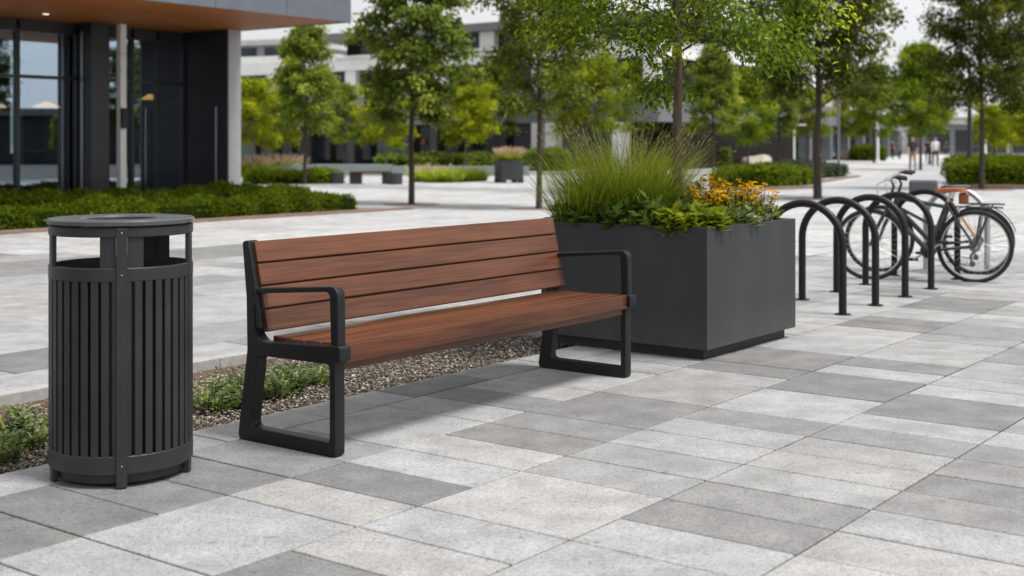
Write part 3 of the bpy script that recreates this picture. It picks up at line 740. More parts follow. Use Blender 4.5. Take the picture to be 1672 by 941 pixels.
def planting():
    grass_clump('ornamental_grass', PL(7.42, 4.60), ZS-.02, 3200, .66, .30, 4, 'tall clump of arching green ornamental grass behind the planter tree trunk', 'grasses in the grey planter', 80)
    grass_clump('ornamental_grass', PL(7.82, 4.62), ZS-.02, 420, .52, .17, 5, 'shorter thin grass clump behind the orange flowers of the planter', 'grasses in the grey planter', 26)
    grass_clump('ornamental_grass', PL(7.06, 4.72), ZS-.02, 520, .50, .16, 6, 'sparse low grass tuft at the far corner of the planter beside the bench', 'grasses in the grey planter', 14)
    G1 = 'leafy plants edging the grey planter'
    dark = [shrublet_mesh('foliage', 30+i, 60, .20, .16, .082, M['herb_dark'], 20, .44)[0] for i in range(3)]
    lime = [shrublet_mesh('foliage', 40, 64, .19, .16, .070, M['herb_lime'], 22, .40)[0], rosette_mesh('foliage', 41, 240, .15, .030, M['herb_lime'], .12, (.05, 1.2), .4)]
    pale = [shrublet_mesh('foliage', 50+i, 60, .19, .15, .07, M['herb_pale'], 20, .40)[0] for i in range(2)]
    spec = [(7.05, 4.66, dark[0], 1.05, 'dark green leafy plant at the far end of the planter side facing the bench', 0),
            (7.05, 4.40, dark[1], 1.1, 'dark green broad leaved plant midway along the planter side facing the bench', 1),
            (7.05, 4.14, dark[2], 1.1, 'dark green plant between the lime plant and its dark neighbour on the planter', 2),
            (7.22, 4.36, dark[0], 1.1, 'dark green plant tucked in front of the tall planter grass', 3),
            (7.03, 3.88, lime[0], 1.15, 'lime green leafy plant spilling over the near corner of the planter', 4),
            (7.24, 3.88, lime[1], .95, 'yellowish lime plant right of the near planter corner', 5),
            (7.18, 4.08, lime[0], .8, 'small lime plant at the foot of the planter tree trunk', 1),
            (7.45, 3.88, pale[0], 1.1, 'variegated pale leaved plant midway along the planter side facing the paving', 2),
            (7.66, 3.89, lime[1], .9, 'bright lime plant between the two variegated plants on the planter rim', 3),
            (7.82, 3.88, pale[1], 1.0, 'variegated plant next to the planter end by the bike hoops', 0.5),
            (7.93, 3.92, dark[1], .8, 'dark leafy plant at the planter corner nearest the bike hoops', 2.2),
            (7.91, 4.15, dark[2], .85, 'dark leafy plant along the planter side facing the bike hoops', 1.2)]
    spec += [(7.36, 4.00, lime[1], .95, 'yellow green plant in the second row behind the pale rim plant', 1.5),
             (7.58, 4.02, pale[0], 1.0, 'pale leafy plant under the orange flowers of the planter', .7),
             (7.76, 4.02, lime[0], 1.0, 'lime plant in the second row towards the bike hoops', 2.9),
             (7.36, 3.87, lime[0], .8, 'small lime plant on the rim beside the near planter corner', 3.3),
             (7.56, 3.87, lime[1], .85, 'lime plant on the rim right of the pale rim plant', 4.1)]
    for u, v, me, s, lab, rz in spec:
        e = empty('leafy_plant', PL(u, v)+(ZS-.035,), rz, lab, 'plant', G1); e.scale = (s, s, s); link('foliage', me, e)
    G2 = 'flowering plants in the grey planter'
    fl = [(7.50, 4.02, 'orange flowered plant just right of the planter tree trunk', .33, M['bloom'], 70, 1),
          (7.66, 4.10, 'tall orange and yellow flowering plant behind the variegated plants', .33, M['bloom_yellow'], 70, 2),
          (7.26, 3.92, 'yellow flowered plant in front of the planter tree trunk', .28, M['bloom_yellow'], 70, 3), (7.58, 3.84, 'low yellow flowered plant near the middle of the planter rim', .27, M['bloom_yellow'], 60, 6), (7.86, 3.85, 'low plant dotted with orange and yellow blooms near the hoop end of the planter', .28, M['bloom'], 60, 7),
          (7.88, 4.02, 'thin stemmed plant with small orange buds at the planter end', .30, M['bloom'], 44, 4),
          (7.12, 4.25, 'low plant with a few orange buds among dark leaves', .24, M['bloom'], 12, 5)]
    for u, v, lab, h, mb_, nf, seed in fl:
        e = empty('flowering_plant', PL(u, v)+(ZS-.03,), 0, lab, 'flower', G2)
        me, st = shrublet_mesh('foliage', 60+seed, 26, h, .11, .045, M['herb_lime'] if seed != 5 else M['herb_dark'], 16)
        link('foliage', me, e); st.build('stems', M['hedge_core'], e)
        rng = np.random.default_rng(seed); pts = []
        for k in range(nf):
            a = rng.uniform(0, 6.28); rr = .15*math.sqrt(rng.random()); pts.append((rr*math.cos(a), rr*math.sin(a), h*rng.uniform(.6, 1.22)*(1-.25*rr/.15)))
        link('blossoms', blossoms_mesh('blossoms', seed, pts, .025, mb_), e)
        sm = MB()
        for p in pts: sm.tube([(p[0]*.4, p[1]*.4, 0), (p[0]*.8, p[1]*.8, p[2]*.6), p], [.0016, .0013, .001], 4, caps=False)
        sm.build('flower_stalks', M['hedge'] if False else M['hedge_core'], e)
    # bed plants behind the kerb paving
    G3 = 'low plants in the gravel bed'
    beds = [((38, 712), 1.0, 'low leafy plant in the gravel bed left of the litter bin', 1), ((-30, 740), .9, 'leafy bed plant cut by the left edge of the photo', 2),
            ((350, 652), 1.0, 'leafy green plant in the gravel between litter bin and bench', 3), ((395, 640), .85, 'leafy plant hidden behind the rear leg of the bench', 4),
            ((445, 632), 1.0, 'leafy plant seen through the near end frame of the bench', 5), ((505, 615), .75, 'small leafy plant with yellowed leaves under the bench arm', 6)]
    for (px, py), s, lab, seed in beds:
        x, y = G(px, py); e = empty('bed_plant', (x, y, -.05), 0, lab, 'plant', G3); e.scale = (s, s, s)
        me, st = shrublet_mesh('foliage', 80+seed, 40, .185, .15, .045, M['herb_pale'], 24, .34); link('foliage', me, e); st.build('stems', M['hedge_core'], e)
        link('long_leaves', rosette_mesh('long_leaves', 180+seed, 60, .16, .010, M['blade'], .12, (.2, 1.2), .7), e)
        if seed == 6: link('yellow_leaves', rosette_mesh('yellow_leaves', 99, 22, .15, .013, M['bloom_yellow'], .10, (.7, 1.4), .5), e)
planting()
xy = UV(7.48, 4.24)
tm = tree_meshes(11, 3.3, .90, .90, 'vase', 52, 10, 84, .048, .036, M['leaf_near'], M['bark'], up=(26, 50), droop=.28, spread=.09, q0=.45, lw=(.36, .5), limb=.62)
o = plant_tree(tm, (1.095, 8.5), 'young tree with fresh green leaves growing in the grey planter', z=.76, group='trees around the plaza', name='planter_tree', rz=2.1)

# ------------------------------------------------------------------ bike hoops
def hoops():
    def one(name, u, v0, v1, m, lab, h=.872, r=.030):
        e = uvroot(name, u, v0, 0, lab, 'bike rack', 'bike hoops in a row past the planter')
        w = v1-v0; rad = w/2; pts = [(0, 0, .008), (0, 0, .3)]
        ny = h-rad-.03
        for i in range(21):
            t = math.pi*i/20; pts.append((0, rad-rad*math.cos(t), ny+rad*math.sin(t)))
        pts += [(0, w, .3), (0, w, .008)]
        MB().tube(pts, r, 14).build('hoop_tube', m, e)
        for y in (0, w):
            MB().lathe([(0, 0), (.062, 0), (.062, .007), (.058, .009), (0, .009)], 20, (0, y)).build('base_flange', m, e)
    one('bike_hoop', 9.37, 3.872, 4.51, M['black'], 'black bike hoop nearest to the grey planter')
    one('bike_hoop', 10.06, 3.88, 4.512, M['black'], 'second black bike hoop from the grey planter')
    one('bike_hoop', 10.78, 3.897, 4.51, M['black'], 'third black bike hoop from the planter, in front of the bicycle wheel')
    one('bike_hoop', 11.50, 3.92, 4.53, M['black'], 'fourth black bike hoop from the planter, right against the orange saddled bicycle')
    one('bike_hoop', 12.48, 4.0, 4.62, M['black'], 'black bike hoop between the two parked bicycles')
    one('bike_hoop', 13.22, 3.94, 4.56, M['silver'], 'bare silver steel bike hoop farthest along the row')
hoops()

# ------------------------------------------------------------------ bicycles
def wheel(parent, x, r, rim_mat):
    rim = MB()
    c = [(x+(r-.028)*math.cos(t), 0, r+(r-.028)*math.sin(t)) for t in [2*math.pi*i/48 for i in range(48)]]
    rim.tube(c, .011, 8, closed=True); rim.lathe([(0, -.03), (.02, -.03), (.02, .03), (0, .03)], 12)
    hub = rim.v[-52:]
    w = MB(); w.tube(c, .011, 8, closed=True)
    o = w.build('wheel', rim_mat, parent)
    t = MB(); t.tube([(x+(r-.010)*math.cos(q), 0, r+(r-.010)*math.sin(q)) for q in [2*math.pi*i/56 for i in range(56)]], .0225, 10, closed=True)
    t.build('tyre', M['rubber'], o)
    s = MB()
    for i in range(28):
        q = 2*math.pi*i/28; q2 = q+(.35 if i % 2 else -.35)
        s.tube([(x+.018*math.cos(q2), .022*(1 if i % 4 < 2 else -1), r+.018*math.sin(q2)), (x+(r-.032)*math.cos(q), 0, r+(r-.032)*math.sin(q))], .0013, 4, caps=False)
    s.build('spokes', M['silver'], o)
    h = MB(); h.tube([(x, -.045, r), (x, .045, r)], .020, 12); h.build('hub', M['silver'], o)
    return o
def bicycle(loc, ang, label, fm, accent, saddle_m, wb=.95, second=False):
    b = empty('bicycle', loc, ang, label, 'bicycle', 'bicycles parked at the hoops'); r = .335
    wr = wheel(b, 0, r, M['silver']); wf = wheel(b, wb, r, M['silver'])
    bb = (.42, 0, .285); st = (.245, 0, .755); ht = (wb-.185, 0, .80); hb = (wb-.150, 0, .68)
    f = MB()
    f.tube([bb, st], .020); f.tube([bb, hb], .026, 10)
    if second: f.tube([hb, (.36, 0, .44)], .017)
    else: f.tube([(st[0]+.012, 0, st[2]-.05), ht], .019)
    f.tube([ht, hb], .025, 10)
    for s in (-1, 1):
        f.tube([(bb[0], .02*s, bb[2]), (.1, .05*s, r-.01), (0, .055*s, r)], .012)
    f.build('frame', fm, b)
    ac = MB()
    for s in (-1, 1): ac.tube([(st[0]+.01, .02*s, st[2]-.03), (0, .055*s, r)], .012)
    ac.build('seat_stay', accent, b)
    fk = MB()
    for s in (-1, 1): fk.tube([(wb-.145, .04*s, .66), (wb-.06, .05*s, .50), (wb, .05*s, r)], [.019, .017, .012])
    fk.tube([(wb-.145, -.05, .662), (wb-.145, .05, .662)], .014)
    fk.build('fork', accent if not second else fm, b)
    sp = MB(); sp.tube([st, (.215, 0, .845)], .012); sp.build('seat_post', M['silver'], b)
    sd = MB()
    vs, fs = [], []; prof = [(-.13, .070, .0), (-.10, .085, .006), (-.03, .07, .004), (.05, .032, 0), (.12, .020, -.004), (.15, .010, -.012)]
    for (x, w, dz) in prof:
        for (yy, zz) in ((-w, -.02), (-w*.8, .012), (0, .024), (w*.8, .012), (w, -.02)): vs.append((.205+x, yy, .865+dz+zz))
    for i in range(5):
        for j in range(4): fs.append((i*5+j, (i+1)*5+j, (i+1)*5+j+1, i*5+j+1))
    fs += [(4, 3, 2, 1, 0), (25, 26, 27, 28, 29)]; fs += [(i*5+4, (i+1)*5+4, (i+1)*5, i*5) for i in range(5)]
    sd.add(vs, fs, 0, True); sd.build('saddle', saddle_m, b)
    if not second:
        MB().box(.055, .145, -.045, .045, .735, .84).build('saddle_bag', M['leather'], b, bevel=.022, seg=3)
    stem = MB(); stem.tube([ht, (wb-.215, 0, .90), (wb-.19, 0, .955)], [.016, .014, .013]); stem.build('stem', M['bikeblack'], b)
    hx, hz = wb-.19, .965 if not second else 1.0
    hbm = MB(); hbm.tube([(hx-.13, -.30, hz+.01), (hx-.03, -.20, hz+.02), (hx, -.06, hz), (hx, .06, hz), (hx-.03, .20, hz+.02), (hx-.13, .30, hz+.01)], .0115)
    o = hbm.build('handlebar', M['bikeblack'], b)
    for s in (-1, 1):
        MB().tube([(hx-.14, .305*s, hz+.01), (hx-.055, .225*s, hz+.02)], .016).build('grip', M['rubber'], o)
        lv = MB()
        lv.tube([(hx-.02, .2*s, hz+.01), (hx+.03, .23*s, hz-.01), (hx-.05, .30*s, hz-.03)], .005, 6)
        lv.tube([(hx+.03, .18*s, hz), (hx+.13, .14*s, hz-.05), (hx+.12, .08*s, hz-.18), (hx-.02, .02*s, hz-.28)], .0028, 5, caps=False)
        lv.build('brake_lever', M['silver'], o)
    cr = MB(); cr.tube([(bb[0], -.055, bb[2]), (bb[0], -.050, bb[2])], .075, 24); cr.tube([(bb[0], -.07, bb[2]), (bb[0], .07, bb[2])], .018)
    o = cr.build('crankset', M['bikeblack'], b)
    for s, q in ((-1, R(-35)), (1, R(145))):
        e = (bb[0]+.165*math.cos(q), .075*s, bb[2]+.165*math.sin(q))
        MB().tube([(bb[0], .068*s, bb[2]), e], .010).build('crank_arm', M['silver'] if not second else M['bikeblack'], o)
        MB().box(e[0]-.045, e[0]+.045, e[1]+(.0 if s > 0 else -.09), e[1]+(.09 if s > 0 else 0), e[2]-.012, e[2]+.012).build('pedal', M['rubber'], o, bevel=.004)
    cs = MB()
    for i, q in enumerate((.055, .047, .039, .031)): cs.tube([(0, -.026-.006*i, r), (0, -.029-.006*i, r)], q, 20)
    cs.tube([(0, -.05, r-.04), (.035, -.055, r-.10), (.025, -.055, r-.17)], .010); cs.tube([(.02, -.06, r-.17), (.02, -.045, r-.17)], .028, 12)
    cs.build('derailleur', M['bikegrey'], b)
    ch = MB(); ch.tube([(0, -.045, r+.05), (bb[0], -.053, bb[2]+.075)], .004, 4); ch.tube([(.02, -.053, r-.19), (bb[0], -.053, bb[2]-.075)], .004, 4); ch.build('chain', M['bikeblack'], b)
    rk = MB()
    for s in (-1, 1):
        rk.tube([(0, .06*s, r), (-.06, .065*s, .70), (-.20, .065*s, .71)], .006); rk.tube([(0, .06*s, r), (-.14, .065*s, .70)], .006)
        rk.tube([(.18, .05*s, .71), (-.25, .05*s, .705)], .006)
    for q in (-.24, -.1, .04): rk.tube([(q, -.05, .706), (q, .05, .706)], .005)
    rk.build('luggage_rack', M['bikeblack'], b)
    if second:
        bk = MB(); bk.box(.38, .66, -.06, .06, .80, .94); bk.build('frame_bag', M['bikegrey'], b, bevel=.03, seg=3)
        mg = MB(); mg.tube([((r+.03)*math.cos(q), 0, r+(r+.03)*math.sin(q)) for q in [R(20+i*9) for i in range(17)]], .022, 6, flat=.3); mg.build('mudguard', M['bikeblack'], b)
    return b
d = Vector((-.89, .27)); ang = math.atan2(d.y, d.x)
bicycle((4.37, 12.14, 0), ang, 'black bicycle with an orange leather saddle and saddle bag', M['bikeblack'], M['bikeblack'], M['leather'])
bicycle((4.66, 12.86, 0), ang-.05, 'dark bicycle with a black saddle parked behind the orange saddled one', M['bikeblack'], M['bikeorange'], M['bikeblack'], second=True)

# ------------------------------------------------------------------ hedges and beds
def hedge(name, corners, h, label, m=None, n=6000, leaf=.07, group=None, h2=None, lump=.10, z=0, cat='hedge', seed=1):
    """corners: ground polygon (two long sides) of a clipped hedge, filled with a twiggy core and leaves"""
    rng = np.random.default_rng(seed); m = m or M['hedge']
    c = np.array(corners); base = c.mean(0); e = empty(name, (base[0], base[1], z), 0, label, cat, group)
    a, b, c2, d = [np.array(p)-base for p in corners]   # a->b front, d->c back
    hh = h2 or h
    def pos(s, t):
        return a*(1-s)*(1-t)+b*s*(1-t)+c2*s*t+d*(1-s)*t
    area_t = np.linalg.norm(b-a)*np.linalg.norm(d-a); per = 2*(np.linalg.norm(b-a)+np.linalg.norm(d-a))*h
    nt_ = int(n*area_t/(area_t+per)); P = []; D = []
    def lumps(x): return lump*(np.sin(x[:, 0]*2.9+seed)+np.sin(x[:, 1]*3.7+2*seed)+np.sin((x[:, 0]+x[:, 1])*6.1+seed))/2.2
    s, t = rng.random(nt_), rng.random(nt_)
    p = pos(s[:, None], t[:, None]); edge = np.minimum(np.minimum(s, 1-s)*np.linalg.norm(b-a), np.minimum(t, 1-t)*np.linalg.norm(d-a))
    H_ = h+(hh-h)*t
    zz = H_*(1-.28*np.exp(-edge/.10))+lumps(p)+rng.normal(0, .025, nt_)
    P.append(np.concatenate([p, zz[:, None]], 1)); D.append(np.concatenate([rng.normal(0, .7, (nt_, 2)), np.abs(rng.normal(.7, .4, (nt_, 1)))], 1))
    ns = n-nt_; q = rng.random(ns)*4; z_ = rng.random(ns)**.85
    sides = [(a, b), (b, c2), (c2, d), (d, a)]; cen = (a+b+c2+d)/4
    lens = np.array([np.linalg.norm(y-x) for x, y in sides]); pick = rng.choice(4, ns, p=lens/lens.sum()); f = rng.random(ns)
    A = np.array([x for x, y in sides])[pick]; B = np.array([y for x, y in sides])[pick]
    p = A*(1-f[:, None])+B*f[:, None]; out = (B-A)@np.array([[0, -1], [1, 0]]).T; out = out/np.linalg.norm(out, axis=1, keepdims=True)
    out = np.where(((p-cen)*out).sum(1, keepdims=True) < 0, -out, out)
    bul = lumps(p)[:, None]*1.1+rng.normal(0, .03, (ns, 1))-.10*(z_[:, None]**4)
    p = p+out*bul; HH = np.where(pick == 2, hh, h)
    P.append(np.concatenate([p, (z_*HH)[:, None]], 1)); D.append(np.concatenate([out*.9+rng.normal(0, .6, (ns, 2)), rng.normal(.45, .5, (ns, 1))], 1))
    P = np.concatenate(P); D = np.concatenate(D)
    L = leaf*rng.uniform(.6, 1.3, len(P)); Nn = D+rng.normal(0, .6, D.shape)+np.array([0, 0, .5])
    cl = .42+.16*np.sin(P[:, 0]*5.3+seed)*np.sin(P[:, 1]*4.1)+rng.normal(0, .17, len(P))
    V, F = leaves_geo(P, D+rng.normal(0, .3, D.shape), np.cross(np.cross(D, Nn), D)+.001, L, L*.5, .2)
    link('foliage', quads_mesh('foliage', V, F, np.clip(cl, 0, 1), m), e)
    mb = MB(); k = .90
    def sh(p): return tuple(cen+(p-cen)*np.array([1, 1])*1.0-(p-cen)/np.linalg.norm(p-cen)*.09)
    pts = [sh(x) for x in (a, b, c2, d)]
    hs = (h, h, hh, hh)
    mb.add([p+(0,) for p in pts]+[p+(hs[i]*.88-.03,) for i, p in enumerate(pts)], [(4, 5, 6, 7)]+[(i, (i+1) % 4, 4+(i+1) % 4, 4+i) for i in range(4)])
    mb.build('inner_twigs', M['hedge_core'], e)
    return e
def Q(u0, u1, v0, v1): return [UV(u0, v0), UV(u1, v0), UV(u1, v1), UV(u0, v1)]
GH = 'clipped hedges and shrub beds'
hedge('low_hedge', Q(8.5, 18.35, 17.55, 18.35), .31, 'low row of bushy green shrubs edging the plaza below the glass building', n=42000, leaf=.062, group=GH, seed=2, lump=.11)
hedge('low_hedge', Q(8.5, 17.9, 18.35, 19.2), .46, 'taller clipped hedge standing right in front of the lobby glass', n=36000, leaf=.055, group=GH, seed=3, lump=.07)
struct(MB().add([UV(8, 17.1)+(.006,), UV(19.6, 17.1)+(.006,), UV(19.0, 19.3)+(.006,), UV(8, 19.3)+(.006,)], [(0, 1, 2, 3)]).build('ground_soil', M['edging']))
def strip_bed(p0, p1, depth, h, label, m=None, n=3000, leaf=.12, seed=1, name='low_hedge', lump=.1, h2=None, cat='hedge'):
    a, b = Vector(p0), Vector(p1); d = (b-a).normalized(); nrm = Vector((-d.y, d.x))
    if nrm.y < 0: nrm = -nrm
    return hedge(name, [tuple(a), tuple(b), tuple(b+nrm*depth), tuple(a+nrm*depth)], h, label, m, n, leaf, GH, seed=seed, lump=lump, h2=h2, cat=cat)
strip_bed(G(405, 301), G(556, 300), 1.6, .34, 'yellowish low hedge beyond the corner of the glass building', M['leaf_bright'], 3500, .13, 5)
strip_bed(G(1192, 309), G(1272, 309), 2.2, .55, 'rounded green hedge just behind the flowers of the planter', None, 4500, .12, 6)
strip_bed(G(1268, 307), G(1338, 301), 2.0, .52, 'green hedge meeting the trunk of the dark tree by the bike hoops', None, 4000, .12, 7)
strip_bed(G(1336, 292), G(1384, 289), 2.6, .48, 'grey green shrub block at the edge of the grey lane', M['hedge_grey'], 3500, .14, 8)
strip_bed(G(1562, 304), G(1700, 305), 2.6, .66, 'long green hedge on the far side of the grey lane', None, 9000, .12, 9)
strip_bed(G(1600, 292), G(1720, 292), 4.0, .72, 'second green hedge behind the long hedge across the lane', None, 6000, .15, 10)
strip_bed(G(700, 282), G(865, 276), 3.0, .7, 'dark green hedge strip at the foot of the white building', M['leaf_dark'], 6000, .18, 11)
strip_bed(G(862, 280), G(925, 280), 3.0, .95, 'dark hedge behind the square flower planter', M['leaf_dark'], 3500, .18, 12)
strip_bed(G(1405, 263), G(1446, 263), 3.0, 1.1, 'dark clipped hedge at the lane side beyond the pale lamp posts', None, 2500, .22, 13)
strip_bed(G(1215, 262), G(1400, 259), 3.5, .8, 'green planting strip along the glazed street front', M['leaf_mid'], 5000, .25, 14)
strip_bed(G(960, 275), G(1190, 275), 3.0, 1.1, 'dark hedge seen through the planter grass', M['leaf_dark'], 5000, .2, 15)
def kerbline(name, p0, p1, w, h, m):
    a, b = Vector(p0), Vector(p1); d = (b-a).normalized(); nn = Vector((-d.y, d.x)); nn = nn if nn.y > 0 else -nn
    c = (a+b)/2+nn*w/2
    o = MB().obox((c.x, c.y, h/2+.002), (d.x, d.y, 0), (nn.x, nn.y, 0), (0, 0, 1), (b-a).length/2, w/2, h/2).build(name, m, bevel=.01); struct(o)
kerbline('kerb', UV(8, 17.02), UV(19.4, 17.02), .13, .05, M['edging'])
kerbline('kerb', G(1556, 308.5), G(1720, 310), .25, .12, M['edging'])
kerbline('kerb', G(1180, 313), G(1336, 308), .25, .08, M['edging'])
kerbline('kerb', G(1334, 300), G(1405, 289), .3, .06, M['edging'])
kerbline('kerb', G(690, 298), G(785, 295.5), .2, .08, M['edging'])
# pink flowering grasses
GP = 'pink feathery grasses in the far beds'
pk = [((690, 297), 'feathery grass clump beside the dark pot by the far bench'), ((712, 298), 'feathery grass clump just right of the tall conical tree trunk'), ((735, 298), 'pink tipped grass clump in the middle of the far bed'),
      ((757, 297), 'plain green grass clump right of the pink tipped ones in the far bed'), ((775, 296), 'last green grass clump at the pointed end of the far bed')]
for i, ((px, py), lab) in enumerate(pk):
    x, y = G(px, py)
    grass_clump('feather_grass', (x, y), 0, 420, .56, .42, 20+i, lab, GP, 22 if i < 3 else 0, .9, M['hedge'] if i > 2 else None, M['pink'], w=.035, ps=2.6)
for i, (px, py) in enumerate([(400, 288), (415, 288), (432, 287), (450, 286), (466, 286)]):
    x, y = G(px, py)
    grass_clump('feather_grass', (x, y), 0, 320, .75, .6, 40+i, 'pink feathery grass clump glimpsed beyond the wall corner of the glass building', GP, 90, .9, M['blade'], M['pink'], w=.05, ps=2.6)

# ------------------------------------------------------------------ far furniture
def far_planter():
    x, y = G(831, 298.5); e = empty('square_planter', (x, y, 0), R(20), 'distant square grey planter filled with pink flowers', 'planter')
    w = .39
    MB().box(-w, w, -w, w, .09, .74).build('body', M['planter'], e, bevel=.02)
    f = MB()
    for a in (-1, 1):
        for b in (-1, 1): f.box(a*w*.8-.08, a*w*.8+.08, b*w*.8-.08, b*w*.8+.08, 0, .092)
    f.build('feet', M['planter_dark'], e)
    grass_clump('pink_flower_mound', (x, y), .72, 500, .42, .30, 71, 'mound of pink and cream flowers in the distant square planter', None, 300, 1.3, M['blade'], M['pink'], w=.03, cat='flowers', ps=3)
far_planter()
def far_bench():
    x, y = G(606, 300.5); e = empty('backless_bench', (x, y, 0), R(4), 'distant backless bench with a wooden top on two dark block legs', 'bench')
    MB().box(-.68, .68, -.24, .24, .36, .42).build('seat', M['bench_wood'], e, bevel=.01)
    for s, w in ((-1, .20), (1, .14)):
        MB().box(s*.5-w, s*.5+w, -.2, .2, 0, .36).build('leg', M['planter_dark'], e, bevel=.01)
    for px, py, lab in ((644, 301.5, 'dark cylindrical pot at the end of the distant wooden bench'), (549, 300, 'dark cylindrical pot at the tip of the yellowish hedge')):
        x, y = G(px, py); p = empty('round_pot', (x, y, 0), 0, lab, 'pot', 'dark round pots by the far bench')
        MB().lathe([(0, 0), (.24, 0), (.26, .02), (.265, .36), (.24, .37), (.23, .33), (0, .33)], 28).build('body', M['planter'], p)
        MB().lathe([(0, .335), (.229, .335)], 28).build('soil', M['soil'], p)
far_bench()
def water_wall():
    x, y = G(570, 287); e = empty('low_wall', (x, y, 0), R(-3), 'long low pale green stone wall behind the distant bench', 'wall')
    MB().box(-1.4, 1.75, 0, .4, 0, .47).build('upper_wall', M['parapet'], e, bevel=.02)
    MB().box(-3.6, -1.41, .02, .38, 0, .46).build('lower_wall', M['parapet'], e, bevel=.02)
    MB().box(1.76, 7.5, .02, .38, 0, .40).build('lower_wall', M['parapet'], e, bevel=.02)
water_wall()
def boulder(px, py, s, label):
    x, y = G(px, py); rn = random.Random(px)
    bm = bmesh.new(); bmesh.ops.create_icosphere(bm, subdivisions=3, radius=s)
    for v in bm.verts:
        q = v.co.normalized(); v.co *= 1+.16*math.sin(q.x*4+px)+.14*math.sin(q.y*5+q.z*3)
        v.co.z *= .62; v.co.z = max(v.co.z, -s*.3)
    me = bpy.data.meshes.new('boulder'); bm.to_mesh(me); bm.free(); me.materials.append(M['stone'])
    for p in me.polygons: p.use_smooth = True
    o = link('boulder', me); o.location = (x, y, s*.3); tag(o, label, 'boulder', 'boulders by the lane')
boulder(1237, 274, .75, 'pale sandy boulder behind the rounded green hedge')
boulder(1388, 262, .9, 'grey boulder at the edge of the lane under the pale posts')

# ------------------------------------------------------------------ lamp posts and poles
def lamp_post(px, py, h, r, m, label, head='globe', name='street_lamp'):
    x, y = G(px, py); e = empty(name, (x, y, 0), 0, label, 'lamp post', 'lamp posts along the lane')
    MB().tube([(0, 0, 0), (0, 0, .12)], r*1.9, 14).build('base', m, e)
    MB().tube([(0, 0, .1), (0, 0, h*.5), (0, 0, h)], [r*1.1, r, r*.75], 12).build('pole', m, e)
    if head == 'globe': MB().ball((0, 0, h+.16), .2, .2, .2, 8).build('lamp_head', M['whitecloth'], e)
    else:
        MB().box(-.05, .75, -.09, .09, h-.05, h+.02).build('lamp_head', m, e, bevel=.02)
lamp_post(1583, 293, 4.3, .085, M['frame'], 'slim black lamp post rising beside the dark tree across the lane', 'arm')
lamp_post(1369, 274, 4.6, .075, M['bandgrey'], 'grey pole standing behind the grey green shrub block', 'arm')
lamp_post(1345, 262, 3.4, .10, M['pale'], 'thick pale post just right of the dark tree by the bike hoops', 'arm')
lamp_post(1433, 264, 3.9, .10, M['pale'], 'pale post beside the slender tree trunk at the dark clipped hedge', 'arm')
lamp_post(1296, 271, 2.5, .075, M['pale'], 'short pale post behind the green hedges left of the dark tree', 'arm')
lamp_post(1252, 262, 2.6, .09, M['glass_far'] if False else M['parapet'], 'globe lamp on a greenish post before the glazed street front', 'globe')
lamp_post(1329, 262, 3.2, .085, M['pale'], 'slimmer pale post hidden close to the left of the dark tree trunk', 'arm')
lamp_post(1609, 256, 5.5, .12, M['pale'], 'pale pole far down the lane beside the dark tree trunk', 'arm')
lamp_post(1647, 258, 4.5, .10, M['pale'], 'pale pole among the small yellowish trees across the lane', 'arm')

